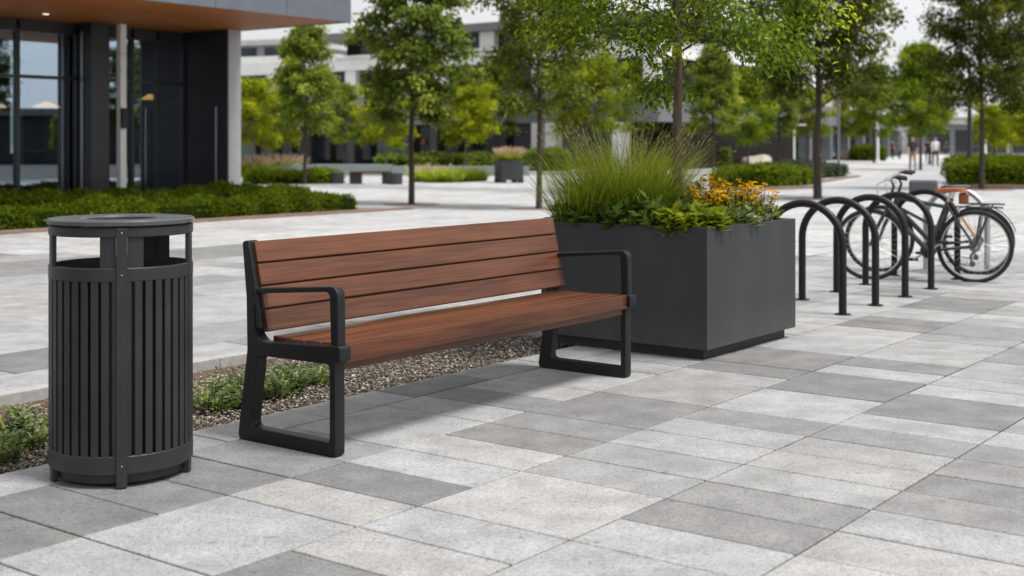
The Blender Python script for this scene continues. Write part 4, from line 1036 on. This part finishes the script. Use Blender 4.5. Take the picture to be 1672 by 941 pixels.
# ------------------------------------------------------------------ people
def person(px, py, h, label, top, legs, pose='walk', ang=0, hair=True):
    x, y = G(px, py); e = empty('person', (x, y, 0), ang, label, 'person', 'people on the lane')
    k = h/1.75
    st = .12 if pose == 'walk' else .03
    J = {'pel': (0, 0, .95), 'waist': (0, 0, 1.08), 'chest': (.01, 0, 1.30), 'neck': (0, 0, 1.50), 'head0': (.01, 0, 1.58), 'head1': (.02, 0, 1.66), 'head2': (.015, 0, 1.73)}
    rad = {'pel': .145, 'waist': .13, 'chest': .155, 'neck': .058, 'head0': .072, 'head1': .095, 'head2': .075}
    Ed = [('pel', 'waist'), ('waist', 'chest'), ('chest', 'neck'), ('neck', 'head0'), ('head0', 'head1'), ('head1', 'head2')]
    for s, n in ((1, 'l'), (-1, 'r')):
        f = st*s
        J.update({n+'hip': (0, .09*s, .88), n+'knee': (f*.9+.04, .10*s, .48), n+'ank': (f*1.5-.02, .10*s, .075), n+'toe': (f*1.5+.16, .11*s, .04),
                  n+'sho': (0, .185*s, 1.43), n+'elb': (-f*.7-.02, .235*s, 1.14), n+'wri': (-f*1.1+.08, .225*s, .90), n+'han': (-f*1.2+.11, .22*s, .82)})
        rad.update({n+'hip': .095, n+'knee': .062, n+'ank': .046, n+'toe': .036, n+'sho': .068, n+'elb': .045, n+'wri': .034, n+'han': .040})
        Ed += [('pel', n+'hip'), (n+'hip', n+'knee'), (n+'knee', n+'ank'), (n+'ank', n+'toe'), ('chest', n+'sho'), (n+'sho', n+'elb'), (n+'elb', n+'wri'), (n+'wri', n+'han')]
    names = list(J); me = bpy.data.meshes.new('body')
    me.from_pydata([tuple(c*k for c in J[n]) for n in names], [(names.index(a), names.index(b)) for a, b in Ed], [])
    t = bpy.data.objects.new('t', me); COL.objects.link(t)
    t.modifiers.new('s', 'SKIN'); sv = me.skin_vertices[0].data
    for i, n in enumerate(names): sv[i].radius = (rad[n]*k*(.8 if n in ('pel', 'waist', 'chest') else 1), rad[n]*k); sv[i].use_root = (n == 'pel')
    sd = t.modifiers.new('d', 'SUBSURF'); sd.levels = sd.render_levels = 1
    out = bpy.data.meshes.new_from_object(t.evaluated_get(bpy.context.evaluated_depsgraph_get())); bpy.data.objects.remove(t)
    out.materials.clear()
    for m in (top, legs, M['skin'], M['darkcloth']): out.materials.append(m)
    for p in out.polygons:
        c = p.center/k; p.use_smooth = True
        arm = abs(c.y) > .175
        p.material_index = 3 if c.z < .10 else (2 if (c.z > 1.485 and not arm) or (arm and c.z < 1.18) else (1 if c.z < .98 and not arm else 0))
    link('body', out, e)
    hb = MB(); hb.ball((.0, 0, 1.70*k), .098*k, .085*k, .085*k, 8); hb.build('hair', M['hair'], e)
    fc = MB()
    for s in (-1, 1): fc.ball((.105*k, .032*s*k, 1.655*k), .01*k, .012*k, .008*k, 5)
    fc.build('eyes', M['hair'], e)
    fm = MB(); fm.ball((.115*k, 0, 1.625*k), .016*k, .011*k, .022*k, 6); fm.build('nose', M['skin'], e)
    return e
toward = R(-100)
person(1490, 279, 1.72, 'person in dark top and shorts walking down the lane', M['navy'], M['tan'], ang=toward)
person(1527, 272, 1.76, 'person in a white shirt and dark trousers walking on the lane', M['whitecloth'], M['darkcloth'], ang=toward+.1)
person(1515, 265, 1.68, 'person in black between the two walkers, farther back on the lane', M['darkcloth'], M['darkcloth'], ang=R(80))
person(1457, 260, 1.65, 'person in a maroon coat standing at the left side of the lane', M['maroon'], M['darkcloth'], 'stand', R(20))
person(1469, 260, 1.6, 'person in grey clothes beside the one in maroon', M['bikegrey'], M['darkcloth'], 'stand', R(160))
person(1545, 255, 1.7, 'distant person in dark clothes where the lane narrows', M['navy'], M['darkcloth'], 'walk', R(90))
person(1624, 262, 1.7, 'person in black standing among the small yellowish trees', M['darkcloth'], M['darkcloth'], 'stand', R(200))

# ------------------------------------------------------------------ cars far away
def car(px, py, m, label, ang):
    x, y = G(px, py); e = empty('parked_car', (x, y, 0), ang, label, 'car', 'cars parked far beyond the lane')
    pr = [(-2.1, .35), (-2.12, .75), (-1.95, .92), (-1.45, .98), (-.85, 1.42), (.55, 1.42), (1.15, .98), (1.95, .86), (2.12, .65), (2.1, .35)]
    mb = MB(); n = len(pr)
    mb.add([(p[0], -.85, p[1]) for p in pr]+[(p[0], .85, p[1]) for p in pr], [tuple(range(n))[::-1], tuple(range(n, 2*n))]+[(i, (i+1) % n, n+(i+1) % n, n+i) for i in range(n)])
    mb.build('body', m, e, bevel=.06)
    g = MB()
    for s in (-1, 1): g.add([(-1.3, .856*s, .98), (-.8, .856*s, 1.34), (.5, .856*s, 1.34), (.95, .856*s, .98)], [(0, 1, 2, 3)])
    g.add([(1.11, -.7, 1.03), (1.11, .7, 1.03), (.60, .66, 1.40), (.60, -.66, 1.40)], [(0, 1, 2, 3)]); g.build('windows', M['glass_far'], e)
    for xx in (-1.3, 1.3):
        for s in (-1, 1):
            w = MB(); w.tube([(xx, .72*s, .31), (xx, .88*s, .31)], .31, 18); o = w.build('wheel', M['rubber'], e)
            MB().tube([(xx, .881*s, .31), (xx, .892*s, .31)], .19, 14).build('rim', M['silver'], o)
car(1664, 251, M['carwhite'], 'white car parked far off at the right behind small trees', R(10))
car(1567, 248, M['cardark'], 'dark car parked far down where the lane ends', R(70))
car(1642, 250, M['cardark'], 'dark car parked beside the far white one', R(15))

# ------------------------------------------------------------------ the glass building at the left
def pavilion():
    ru, rv = 15.0, 21.0
    r = uvroot('glass_building', ru, rv, 0, 'dark glass fronted building with a timber lined canopy', 'building')
    off = (ru, rv, 0); ZSF = 3.567; VG = 21.0
    def B(*a): return MB(off).box(*a)
    CU, CV = 17.24, 16.68
    # canopy: soffit boards run along u
    so = MB(off); w = .14; v = CV+.06; ids = []
    while v < VG+.02:
        v1 = min(v+w, VG+.03); so.box(6, CU-.05, v+.003, v1, ZSF, ZSF+.02); ids.append(random.random()); v = v1
    o = so.build('soffit', M['soffit'], r)
    at = o.data.attributes.new('board', 'FLOAT', 'FACE'); at.data.foreach_set('value', [q for q in ids for _ in range(6)])
    dl = MB(off)
    for (px, py) in ((75, 23), (-60, 12)):
        k = (px-836)/FPX; y = (ZSF-EYE)*FPX/(HOR-py); x = k*y; u, vv = toUV(x, y)
        dl.lathe([(0, ZSF-.004), (.055, ZSF-.004)], 16, (u, vv))
    d_ = dl.build('downlight', M['downlight'], o)
    f = MB(off); u = CU
    i = 0
    while u > 6:                                             # fascia panels along u, with open joints
        f.box(u-1.6+.008, u, CV-.03, CV, ZSF-.012, 4.75); u -= 1.6
    v = CV
    while v < 24.5:
        f.box(CU, CU+.03, v+.008, v+1.6, ZSF-.012, 4.75); v += 1.6
    f.build('fascia', M['slate'], r, bevel=.004)
    B(6, CU-.01, CV+.01, 27.5, ZSF+.03, 4.70).build('roof', M['darkwall'], r)
    ew = MB(off)
    zz = [0, 1.15, 2.3, ZSF-.005]
    for a, b in zip(zz[:-1], zz[1:]): ew.box(16.89, 17.19, 19.66, 27, a+.004, b)
    ew.build('end_wall', M['darkwall'], r, bevel=.004)
    B(16.885, 17.195, 19.62, 19.657, 0, ZSF-.004).build('wall_edge', M['capmetal'], r, bevel=.003)
    B(16.80, 16.83, 19.9, 19.93, 0, 2.05).build('edge_strip', M['silver'], r)
    # lobby glazing
    us = [9.4, 10.3, 11.2, 12.3, 13.16, 14.40, 15.05, 15.62, 16.22, 16.87]
    for a, b in zip(us[:-1], us[1:]):
        for z0, z1 in ((.10, 2.50), (2.56, 3.34)):
            B(a+.03, b-.03, VG+.01, VG+.02, z0, z1).build('window', M['glass'], r)
    fr = MB(off)
    for u in us: fr.box(u-.035, u+.035, VG-.05, VG+.06, 0, 3.38)
    for z0, z1 in ((0, .099), (2.5, 2.56), (3.341, ZSF-.005)):
        for a, b in zip(us[:-1], us[1:]): fr.box(a+.0352, b-.0352, VG-.045, VG+.055, z0, z1)
    fr.build('window_frame', M['frame'], r)
    B(14.35, 14.73, 20.48, 20.86, 0, ZSF-.004).build('column', M['frame'], r, bevel=.006)
    B(14.30, 14.325, 20.70, 20.73, 0, 3.4).build('edge_strip', M['silver'], r)
    po = MB(off); po.box(14.92, 15.05, 20.38, 20.51, 0, 3.0); po.box(14.92, 15.05, 20.38, 20.51, 3.006, ZSF-.004)
    p = po.build('post', M['pale'], r, bevel=.004)
    B(14.91, 15.05, 20.32, 20.378, 1.60, 1.98).build('entry_panel', M['planter_dark'], p, bevel=.006)
    # the dim lobby behind the glass
    B(9.3, 16.88, VG+.06, 27.2, -.02, .02).build('lobby_floor', M['concrete'], r)
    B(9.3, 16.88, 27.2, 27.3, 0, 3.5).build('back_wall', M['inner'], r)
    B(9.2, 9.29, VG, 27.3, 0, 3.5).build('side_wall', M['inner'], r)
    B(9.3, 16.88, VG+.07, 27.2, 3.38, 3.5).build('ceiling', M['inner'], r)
    for a in (11.0, 13.6, 16.0): B(a, a+.3, 24.2, 24.5, .02, 3.38).build('lobby_pillar', M['concrete'], r)
    B(14.6, 16.4, 26.0, 26.6, .02, 1.1).build('counter', M['soffit'], r)
    M['curtain'] = mat('pale_green_curtain', (.42, .56, .52), (.34, .46, .43), .9, 9)
    B(15.67, 15.90, 21.10, 21.13, .03, 3.34).build('curtain', M['curtain'], r)
    B(13.22, 13.36, 21.10, 21.13, .03, 3.34).build('curtain', M['curtain'], r)
    for (u, v, z, lab) in ((13.7, 22.7, 2.02, 'warm glowing wide pendant lamp behind the left lobby pane'), (15.0, 22.9, 2.05, 'warm pendant lamp behind the lobby glass near the dark column'), (16.44, 21.5, 2.22, 'small warm pendant lamp behind the glass beside the dark end wall')):
        x, y = UV(u, v); e = empty('pendant_lamp', (x, y, z), 0, lab, 'lamp', 'pendant lamps in the lobby')
        k_ = .62 if 'small' in lab else 1
        MB().lathe([(.05*k_, .10), (.28*k_, 0), (.27*k_, -.01), (.04*k_, .085)], 20).build('lamp_shade', M['lamp'], e)
        MB().tube([(0, 0, .09), (0, 0, 3.38-z)], .008, 6).build('cord', M['frame'], e)
    for (u, v, lab) in ((12.9, 22.2, 'round cafe table behind the left lobby pane'), (13.7, 23.0, 'round cafe table deeper inside behind the lobby pane')):
        x, y = UV(u, v); e = empty('cafe_table', (x, y, .02), 0, lab, 'table', 'tables in the lobby')
        MB().lathe([(0, .70), (.36, .70), (.36, .73), (0, .73)], 24).build('table_top', M['pale'], e)
        MB().tube([(0, 0, 0), (0, 0, .70)], .03, 8).build('leg', M['frame'], e); MB().lathe([(0, 0), (.22, 0), (.2, .02), (0, .02)], 20).build('foot', M['frame'], e)
pavilion()

# ------------------------------------------------------------------ white building across the plaza
def white_building():
    ru, rv = 56.3, 44.0; r = uvroot('white_office_building', ru, rv, 0, 'long white office building with dark window bands and grey roof slab', 'building')
    off = (ru, rv, 0); F_ = 56.3
    def B(*a): return MB(off).box(*a)
    V0, V1, VU = 33.0, 72.0, 55.2
    B(F_+2.2, F_+16, V0, V1, 0, 2.45).build('ground_floor', M['inner'], r)
    B(F_, F_+16, V0, V1, 2.45, 3.75).build('grey_band', M['bandgrey'], r)
    B(F_+.5, F_+16, V0+.1, V1-.1, 3.76, 5.75).build('wall', M['inner'], r)
    B(F_-.15, F_+16, V0, V1+.1, 5.76, 6.5).build('white_band', M['white'], r)
    B(F_-.02, F_+.4, V0, V1, 3.755, 4.3).build('balcony_front', M['parapet'], r)
    B(F_+.5, F_+15, V0+.1, VU, 6.505, 7.55).build('upper_wall', M['inner'], r)
    B(F_-.7, F_+16, V0-.6, VU+2.0, 7.56, 8.0).build('roof', M['roofgrey'], r, bevel=.02)
    B(F_-.4, F_+16, V0, VU+.3, 6.502, 6.62).build('upper_sill', M['white'], r)
    v = V0+.5; i = 0
    while v < V1-3:
        B(F_+.45, F_+.49, v+.45, v+3.0, 4.31, 5.72).build('window', M['glass_far'], r)
        B(F_+2.14, F_+2.18, v+.25, v+3.2, .35, 2.4).build('shop_window', M['glass_teal'] if i % 4 == 1 else M['glass_far'], r)
        if i % 2 == 0: B(F_+.05, F_+.44, v-.45, v+.42, 4.305, 5.755).build('pier', M['white'], r)
        if v < VU-3:
            B(F_+.40, F_+.47, v+.5, v+2.95, 6.63, 7.54).build('window', M['glass_far'], r)
            B(F_-.05, F_+.46, v-.55, v+.45, 6.625, 7.555).build('pier', M['white'], r)
        v += 3.5; i += 1
    for a, b in ((39.3, 39.95), (40.3, 40.85), (35.0, 35.7), (47.5, 48.0), (54, 54.6), (61, 61.6)):
        B(F_-.1, F_+.6, a, b, 0, 2.449).build('column', M['white'] if a < 45 else M['frame'], r)
    lm = [(45.6, M['lamp']), (50.2, M['lamp']), (58, M['lamp'])]
    for v, m in lm[1:2]: B(F_+2.0, F_+2.1, v, v+.35, 1.3, 1.6).build('shop_lamp', M['soffit'], r)
white_building()
def concrete_building():
    x, y = (-24.5, 118.0); r = empty('concrete_building', (x, y, 0), R(-22), 'grey concrete building showing above the left end of the white one', 'building')
    def B(*a): return MB().box(*a)
    B(-14, 9, 0, 14, 0, 8.6).build('wall', M['concrete'], r)
    B(-14.4, 9.4, -.4, 14.4, 8.61, 9.3).build('roof_band', M['white'], r)
    B(-14, 3.5, 3, 14, 9.31, 10.6).build('upper_floor', M['bandgrey'], r)
    B(-14.2, 3.9, 2.6, 14.2, 10.61, 11.1).build('roof', M['concrete'], r)
    for i in range(7):
        B(-13+i*3.1, -11+i*3.1, -.06, -.02, 5.6, 7.6).build('window', M['glass_far'], r)
        if i < 5: B(-13+i*3.3, -10.6+i*3.3, 2.93, 2.98, 9.5, 10.4).build('window', M['glass_far'], r)
concrete_building()
def street_building():
    a, b = Vector((11.3, 70)), Vector((46.7, 150)); d = (b-a).normalized(); ang = math.atan2(d.y, d.x)
    r = empty('street_building', (a.x, a.y, 0), ang, 'glazed street front with white columns and a grey band above', 'building')
    def B(*q): return MB().box(*q)
    Lq = (b-a).length
    B(0, Lq, 1.2, 16, 0, 2.75).build('ground_floor', M['inner'], r)
    B(-.2, Lq, 0, 16, 2.76, 4.3).build('grey_band', M['bandgrey'], r)
    B(0, Lq-.1, .6, 15.9, 4.31, 7.7).build('wall', M['white'], r)
    B(-.4, Lq+.3, .1, 16.3, 7.71, 8.3).build('roof', M['roofgrey'], r)
    x = 1; i = 0
    while x < Lq-4:
        B(x+.6, x+3.7, 1.12, 1.17, .3, 2.65).build('shop_window', M['glass_teal'] if i % 3 == 0 else M['glass_far'], r)
        B(x+.8, x+3.4, .53, .58, 4.9, 7.0).build('window', M['glass_far'], r)
        if i % 2 == 0: B(x-.35, x+.35, .05, .75, 0, 2.755).build('column', M['white'] if i < 5 else M['bandgrey'], r)
        x += 4.2; i += 1
    # two lit shop signs behind the glass
    for q in (4.5, 13, 22): B(q, q+.5, 1.0, 1.1, .9, 2.2).build('shop_panel', M['soffit'], r)
street_building()
def far_buildings():
    x = (1464-836)/FPX*172; r = empty('hip_roofed_building', (x, 172, 0), R(8), 'far white building with a grey hipped roof closing the lane', 'building')
    MB().box(-3.5, 3.5, 0, 9, 0, 9.6).build('wall', M['white'], r)
    MB().add([(-4, -.4, 9.6), (4, -.4, 9.6), (4, 9.4, 9.6), (-4, 9.4, 9.6), (-.6, 4.2, 12.2), (.6, 4.2, 12.2)], [(0, 1, 5, 4), (1, 2, 5), (2, 3, 4, 5), (3, 0, 4), (3, 2, 1, 0)]).build('roof', M['roofgrey'], r)
    for i in range(3):
        for z in (1.2, 4.2, 7.0): MB().box(-2.8+i*2.2, -1.6+i*2.2, -.05, -.01, z, z+1.6).build('window', M['glass_far'], r)
    x = (1640-836)/FPX*168; r = empty('low_dark_building', (x, 168, 0), R(-4), 'long low dark building far behind the small yellowish trees', 'building')
    MB().box(-11, 24, 0, 12, 0, 3.9).build('wall', M['bandgrey'], r); MB().box(-11.4, 24.4, -.6, 12.4, 3.91, 4.5).build('roof', M['concrete'], r)
    for i in range(9): MB().box(-10+i*3.7, -7+i*3.7, -.08, -.02, .3, 3.2).build('window', M['glass_far'], r)
    x = (1550-836)/FPX*210; r = empty('pale_street_building', (x, 210, 0), R(12), 'pale low buildings where the lane disappears', 'building')
    MB().box(-9, 9, 0, 10, 0, 5.2).build('wall', M['concrete'], r); MB().box(-9.3, 9.3, -.3, 10.3, 5.21, 5.7).build('roof', M['roofgrey'], r)
    for i in range(6): MB().box(-8+i*2.8, -6.4+i*2.8, -.08, -.02, .4, 2.8).build('window', M['glass_far'], r)
far_buildings()

# ------------------------------------------------------------------ trees
TV = {
    'dark': tree_meshes(21, 6.2, 1.75, 1.16, 'cone', 50, 9, 42, .125, .068, M['leaf_dark'], M['bark_dark'], (22, 60), .30, .085),
    'mid': tree_meshes(22, 5.2, 1.7, 1.15, 'cone', 44, 9, 38, .125, .062, M['leaf_mid'], M['bark_dark'], (22, 60), .28, .085),
    'olive': tree_meshes(23, 6.0, 1.75, 1.12, 'cone', 46, 9, 36, .115, .062, M['leaf_olive'], M['bark_dark'], (38, 66), .2, .09),
    'lime': tree_meshes(24, 3.3, 1.25, 1.1, 'round', 34, 8, 34, .125, .045, M['leaf_lime'], M['bark_pale'], (15, 55), .2, .092),
    'bright': tree_meshes(25, 6.0, 1.6, 1.5, 'cone', 42, 9, 36, .15, .07, M['leaf_bright'], M['bark_dark'], (24, 60), .3, .09),
    'big': tree_meshes(26, 6.6, 2.15, 1.45, 'full', 58, 10, 44, .125, .10, M['leaf_deep'], M['bark_dark'], (32, 66), .25, .09),
    'gold': tree_meshes(27, 4.4, 1.5, 1.4, 'vase', 36, 8, 38, .14, .055, M['leaf_gold'], M['bark_dark'], (30, 60), .3, .095),
}
def soil_patch(x, y, s):
    n = 28; struct(MB().add([(x+s*math.cos(2*math.pi*i/n)*(1+.04*math.sin(5*i)), y+s*math.sin(2*math.pi*i/n), .006) for i in range(n)], [tuple(range(n))]).build('ground_soil', M['edging']))
GT = 'trees around the plaza'
def T(kind, px, py, label, s=1, rz=0, pit=0, sz=None):
    x, y = G(px, py); plant_tree(TV[kind], (x, y), label, 0, s, rz, GT, sz=sz)
    if pit: soil_patch(x, y, pit)
T('dark', 672, 334, 'tall dark conical tree standing in a soil ring beyond the bench back', 1.0, .4, .62)
T('mid', 498, 301, 'conical olive green tree behind the low hedge by the glass building', 1.0, 1.1)
T('olive', 880, 341, 'olive green tree with forked limbs left of the planter grass', 1.0, 1.5, .62)
T('big', 1335, 325, 'large dark green tree behind the bike hoops', 1.0, .3, .8)
T('big', 1603, 310, 'large dark green tree across the grey lane at the long hedge', .86, 2.0, .9, sz=1.0)
T('big', 1712, 300, 'dark tree half cut by the right edge of the photo', .9, 4.0)
T('lime', 630, 285, 'small yellow green maple right behind the distant wooden bench', 1.02, .5)
T('lime', 760, 281, 'small lime green tree at the pointed end of the far flower bed', 1.12, 2.5)
T('lime', 412, 289, 'bright green young tree beside the grey wall edge of the glass building', 1.05, 3.5, sz=1.1)
T('lime', 446, 287, 'bright green young tree second from the glass building', 1.0, 4.5)
T('mid', 562, 279, 'mid green tree between the conical olive tree and the small yellow maple', .82, 2.2)
T('mid', 768, 278, 'slender conical tree in front of the roof slab of the white building', .98, .9)
T('olive', 815, 276, 'tall olive tree against the white building, left of the forked tree', .95, .1)
T('gold', 958, 284, 'yellowish tree rising behind the left part of the planter grass', 1.08, .6)
T('mid', 1040, 277, 'mid green tree straight behind the planter grass', 1.15, 1.9)
T('mid', 1165, 286, 'mid green tree just right of the planter tree trunk', 1.05, 3.0)
T('bright', 1221, 280, 'bright green tree whose trunk stands at the sandy boulder', .82, 2.0)
T('dark', 1272, 276, 'dark tree between the bright one and the big tree by the hoops', 1.0, 3.1)
T('gold', 1318, 270, 'golden green tree peeping out under the big tree by the hoops', 1.0, 1.0)
T('bright', 1427, 266, 'slender bright tree at the pale post left of the lane', 1.15, .7)
T('bright', 1503, 278, 'bright green conical tree in the middle of the lane view', 1.06, 1.7)
T('mid', 1518, 269, 'darker conical tree just behind the bright one on the lane', 1.45, 2.7)
T('gold', 1395, 262, 'golden green tree in front of the grey band of the street front', 1.2, 2.1)
for i, (px, py, s) in enumerate(((1621, 274, .98), (1634, 270, 1.05), (1648, 268, 1.1), (1661, 266, 1.15), (1676, 272, 1.0))):
    T('lime', px, py, ['first small yellowish tree right of the big tree across the lane', 'small yellowish tree second in the row across the lane', 'small yellowish tree at the pale pole across the lane', 'small yellowish tree in front of the far white car', 'small yellowish tree at the right edge of the photo'][i], s, i*1.3)

# beyond the right edge of the picture: what the lobby glass mirrors
for x, y, k, s, lab in ((17, 19.5, 'big', .9, 'dark tree beyond the right edge of the photo, nearest to the plaza'), (26, 25, 'big', .8, 'dark tree beyond the right edge of the photo, farther out'), (46, 21, 'mid', .62, 'small tree beyond the right edge of the photo before the low dark building'), (50, 27, 'lime', .8, 'small lime tree beyond the right edge of the photo before the low dark building')):
    plant_tree(TV[k], (x, y), lab, 0, s, x, GT)
rt = empty('low_building', (62, 24, 0), R(-88), 'low dark building beyond the right edge of the photo', 'building')
MB().box(-30, 26, 0, 10, 0, 3.3).build('wall', M['darkwall'], rt); MB().box(-31, 27, -.8, 10.5, 3.31, 3.8).build('roof', M['roofgrey'], rt)
# ------------------------------------------------------------------ camera, light, sky
cam = bpy.data.cameras.new('camera'); co = bpy.data.objects.new('camera', cam); COL.objects.link(co)
co.location = (0, 0, EYE); co.rotation_euler = (R(90), 0, 0)
cam.sensor_width = 36; cam.lens = FPX/1672*36; cam.shift_y = -(470.5-HOR)/1672
cam.clip_end = 5000; cam.clip_start = .05
cam.dof.use_dof = True; cam.dof.focus_distance = 6.2; cam.dof.aperture_fstop = 2.5; cam.dof.aperture_blades = 9
scene.camera = co
EL = R(64)
HX, HY = .90, -.43                   # the side the light comes from
sd = Vector((HX*math.cos(EL), HY*math.cos(EL), math.sin(EL)))
sun = bpy.data.lights.new('sun', 'SUN'); so = bpy.data.objects.new('sun', sun); COL.objects.link(so)
sun.energy = 4.6; sun.angle = R(16); sun.color = (1, .965, .92)
so.rotation_euler = sd.to_track_quat('Z', 'Y').to_euler(); so.location = (5, -5, 20)
w = bpy.data.worlds.new('World'); scene.world = w; w.use_nodes = True
t = w.node_tree; t.nodes.clear(); l = t.links
out = t.nodes.new('ShaderNodeOutputWorld'); bg = t.nodes.new('ShaderNodeBackground'); bg2 = t.nodes.new('ShaderNodeBackground'); add = t.nodes.new('ShaderNodeAddShader')
sky = t.nodes.new('ShaderNodeTexSky'); sky.sky_type = 'NISHITA'; sky.sun_disc = False; sky.sun_elevation = EL; sky.sun_rotation = math.atan2(sd.x, sd.y); sky.dust_density = 3
hs = t.nodes.new('ShaderNodeHueSaturation'); hs.inputs['Saturation'].default_value = .25
l.new(sky.outputs[0], hs.inputs['Color']); l.new(hs.outputs[0], bg.inputs[0]); bg.inputs[1].default_value = .05
# the cloud deck: brighter overhead than at the horizon, with soft uneven patches
tc = t.nodes.new('ShaderNodeTexCoord'); sx = t.nodes.new('ShaderNodeSeparateXYZ'); l.new(tc.outputs['Generated'], sx.inputs[0])
r_ = ramp(t, [(0, (.60, .605, .615)), (.5, (.98, .985, 1.0)), (.58, (1.0, 1.01, 1.025)), (.75, (.95, .96, .98)), (1, (.95, .96, .98))])
mr = t.nodes.new('ShaderNodeMapRange'); mr.inputs['From Min'].default_value = -1; l.new(sx.outputs['Z'], mr.inputs['Value']); l.new(mr.outputs[0], r_.inputs[0])
no = t.nodes.new('ShaderNodeTexNoise'); no.inputs['Scale'].default_value = 2.6; no.inputs['Detail'].default_value = 5; l.new(tc.outputs['Generated'], no.inputs['Vector'])
m2 = t.nodes.new('ShaderNodeMapRange'); m2.inputs['From Min'].default_value = .3; m2.inputs['From Max'].default_value = .7; m2.inputs['To Min'].default_value = .93; m2.inputs['To Max'].default_value = 1.06
l.new(no.outputs['Fac'], m2.inputs['Value'])
vm = t.nodes.new('ShaderNodeVectorMath'); vm.operation = 'SCALE'; l.new(r_.outputs[0], vm.inputs[0]); l.new(m2.outputs[0], vm.inputs['Scale'])
dt = t.nodes.new('ShaderNodeVectorMath'); dt.operation = 'DOT_PRODUCT'; dt.inputs[1].default_value = (HX, HY, 0); l.new(tc.outputs['Generated'], dt.inputs[0])
m3 = t.nodes.new('ShaderNodeMapRange'); m3.interpolation_type = 'SMOOTHSTEP'; m3.inputs['From Min'].default_value = -1; m3.inputs['From Max'].default_value = 1; m3.inputs['To Min'].default_value = .75; m3.inputs['To Max'].default_value = 1.2
l.new(dt.outputs['Value'], m3.inputs['Value'])
vm2 = t.nodes.new('ShaderNodeVectorMath'); vm2.operation = 'SCALE'; l.new(vm.outputs[0], vm2.inputs[0]); l.new(m3.outputs[0], vm2.inputs['Scale'])
l.new(vm2.outputs[0], bg2.inputs[0]); bg2.inputs[1].default_value = .80
l.new(bg.outputs[0], add.inputs[0]); l.new(bg2.outputs[0], add.inputs[1]); l.new(add.outputs[0], out.inputs[0])
vs_ = scene.view_settings
scene.display_settings.display_device = 'sRGB'
vs_.view_transform = 'Standard'; vs_.look = 'None'; vs_.exposure = 0; vs_.gamma = 1; vs_.use_curve_mapping = False
scene.cycles.max_bounces = 8; scene.cycles.transparent_max_bounces = 12
scene.cycles.use_denoising = True
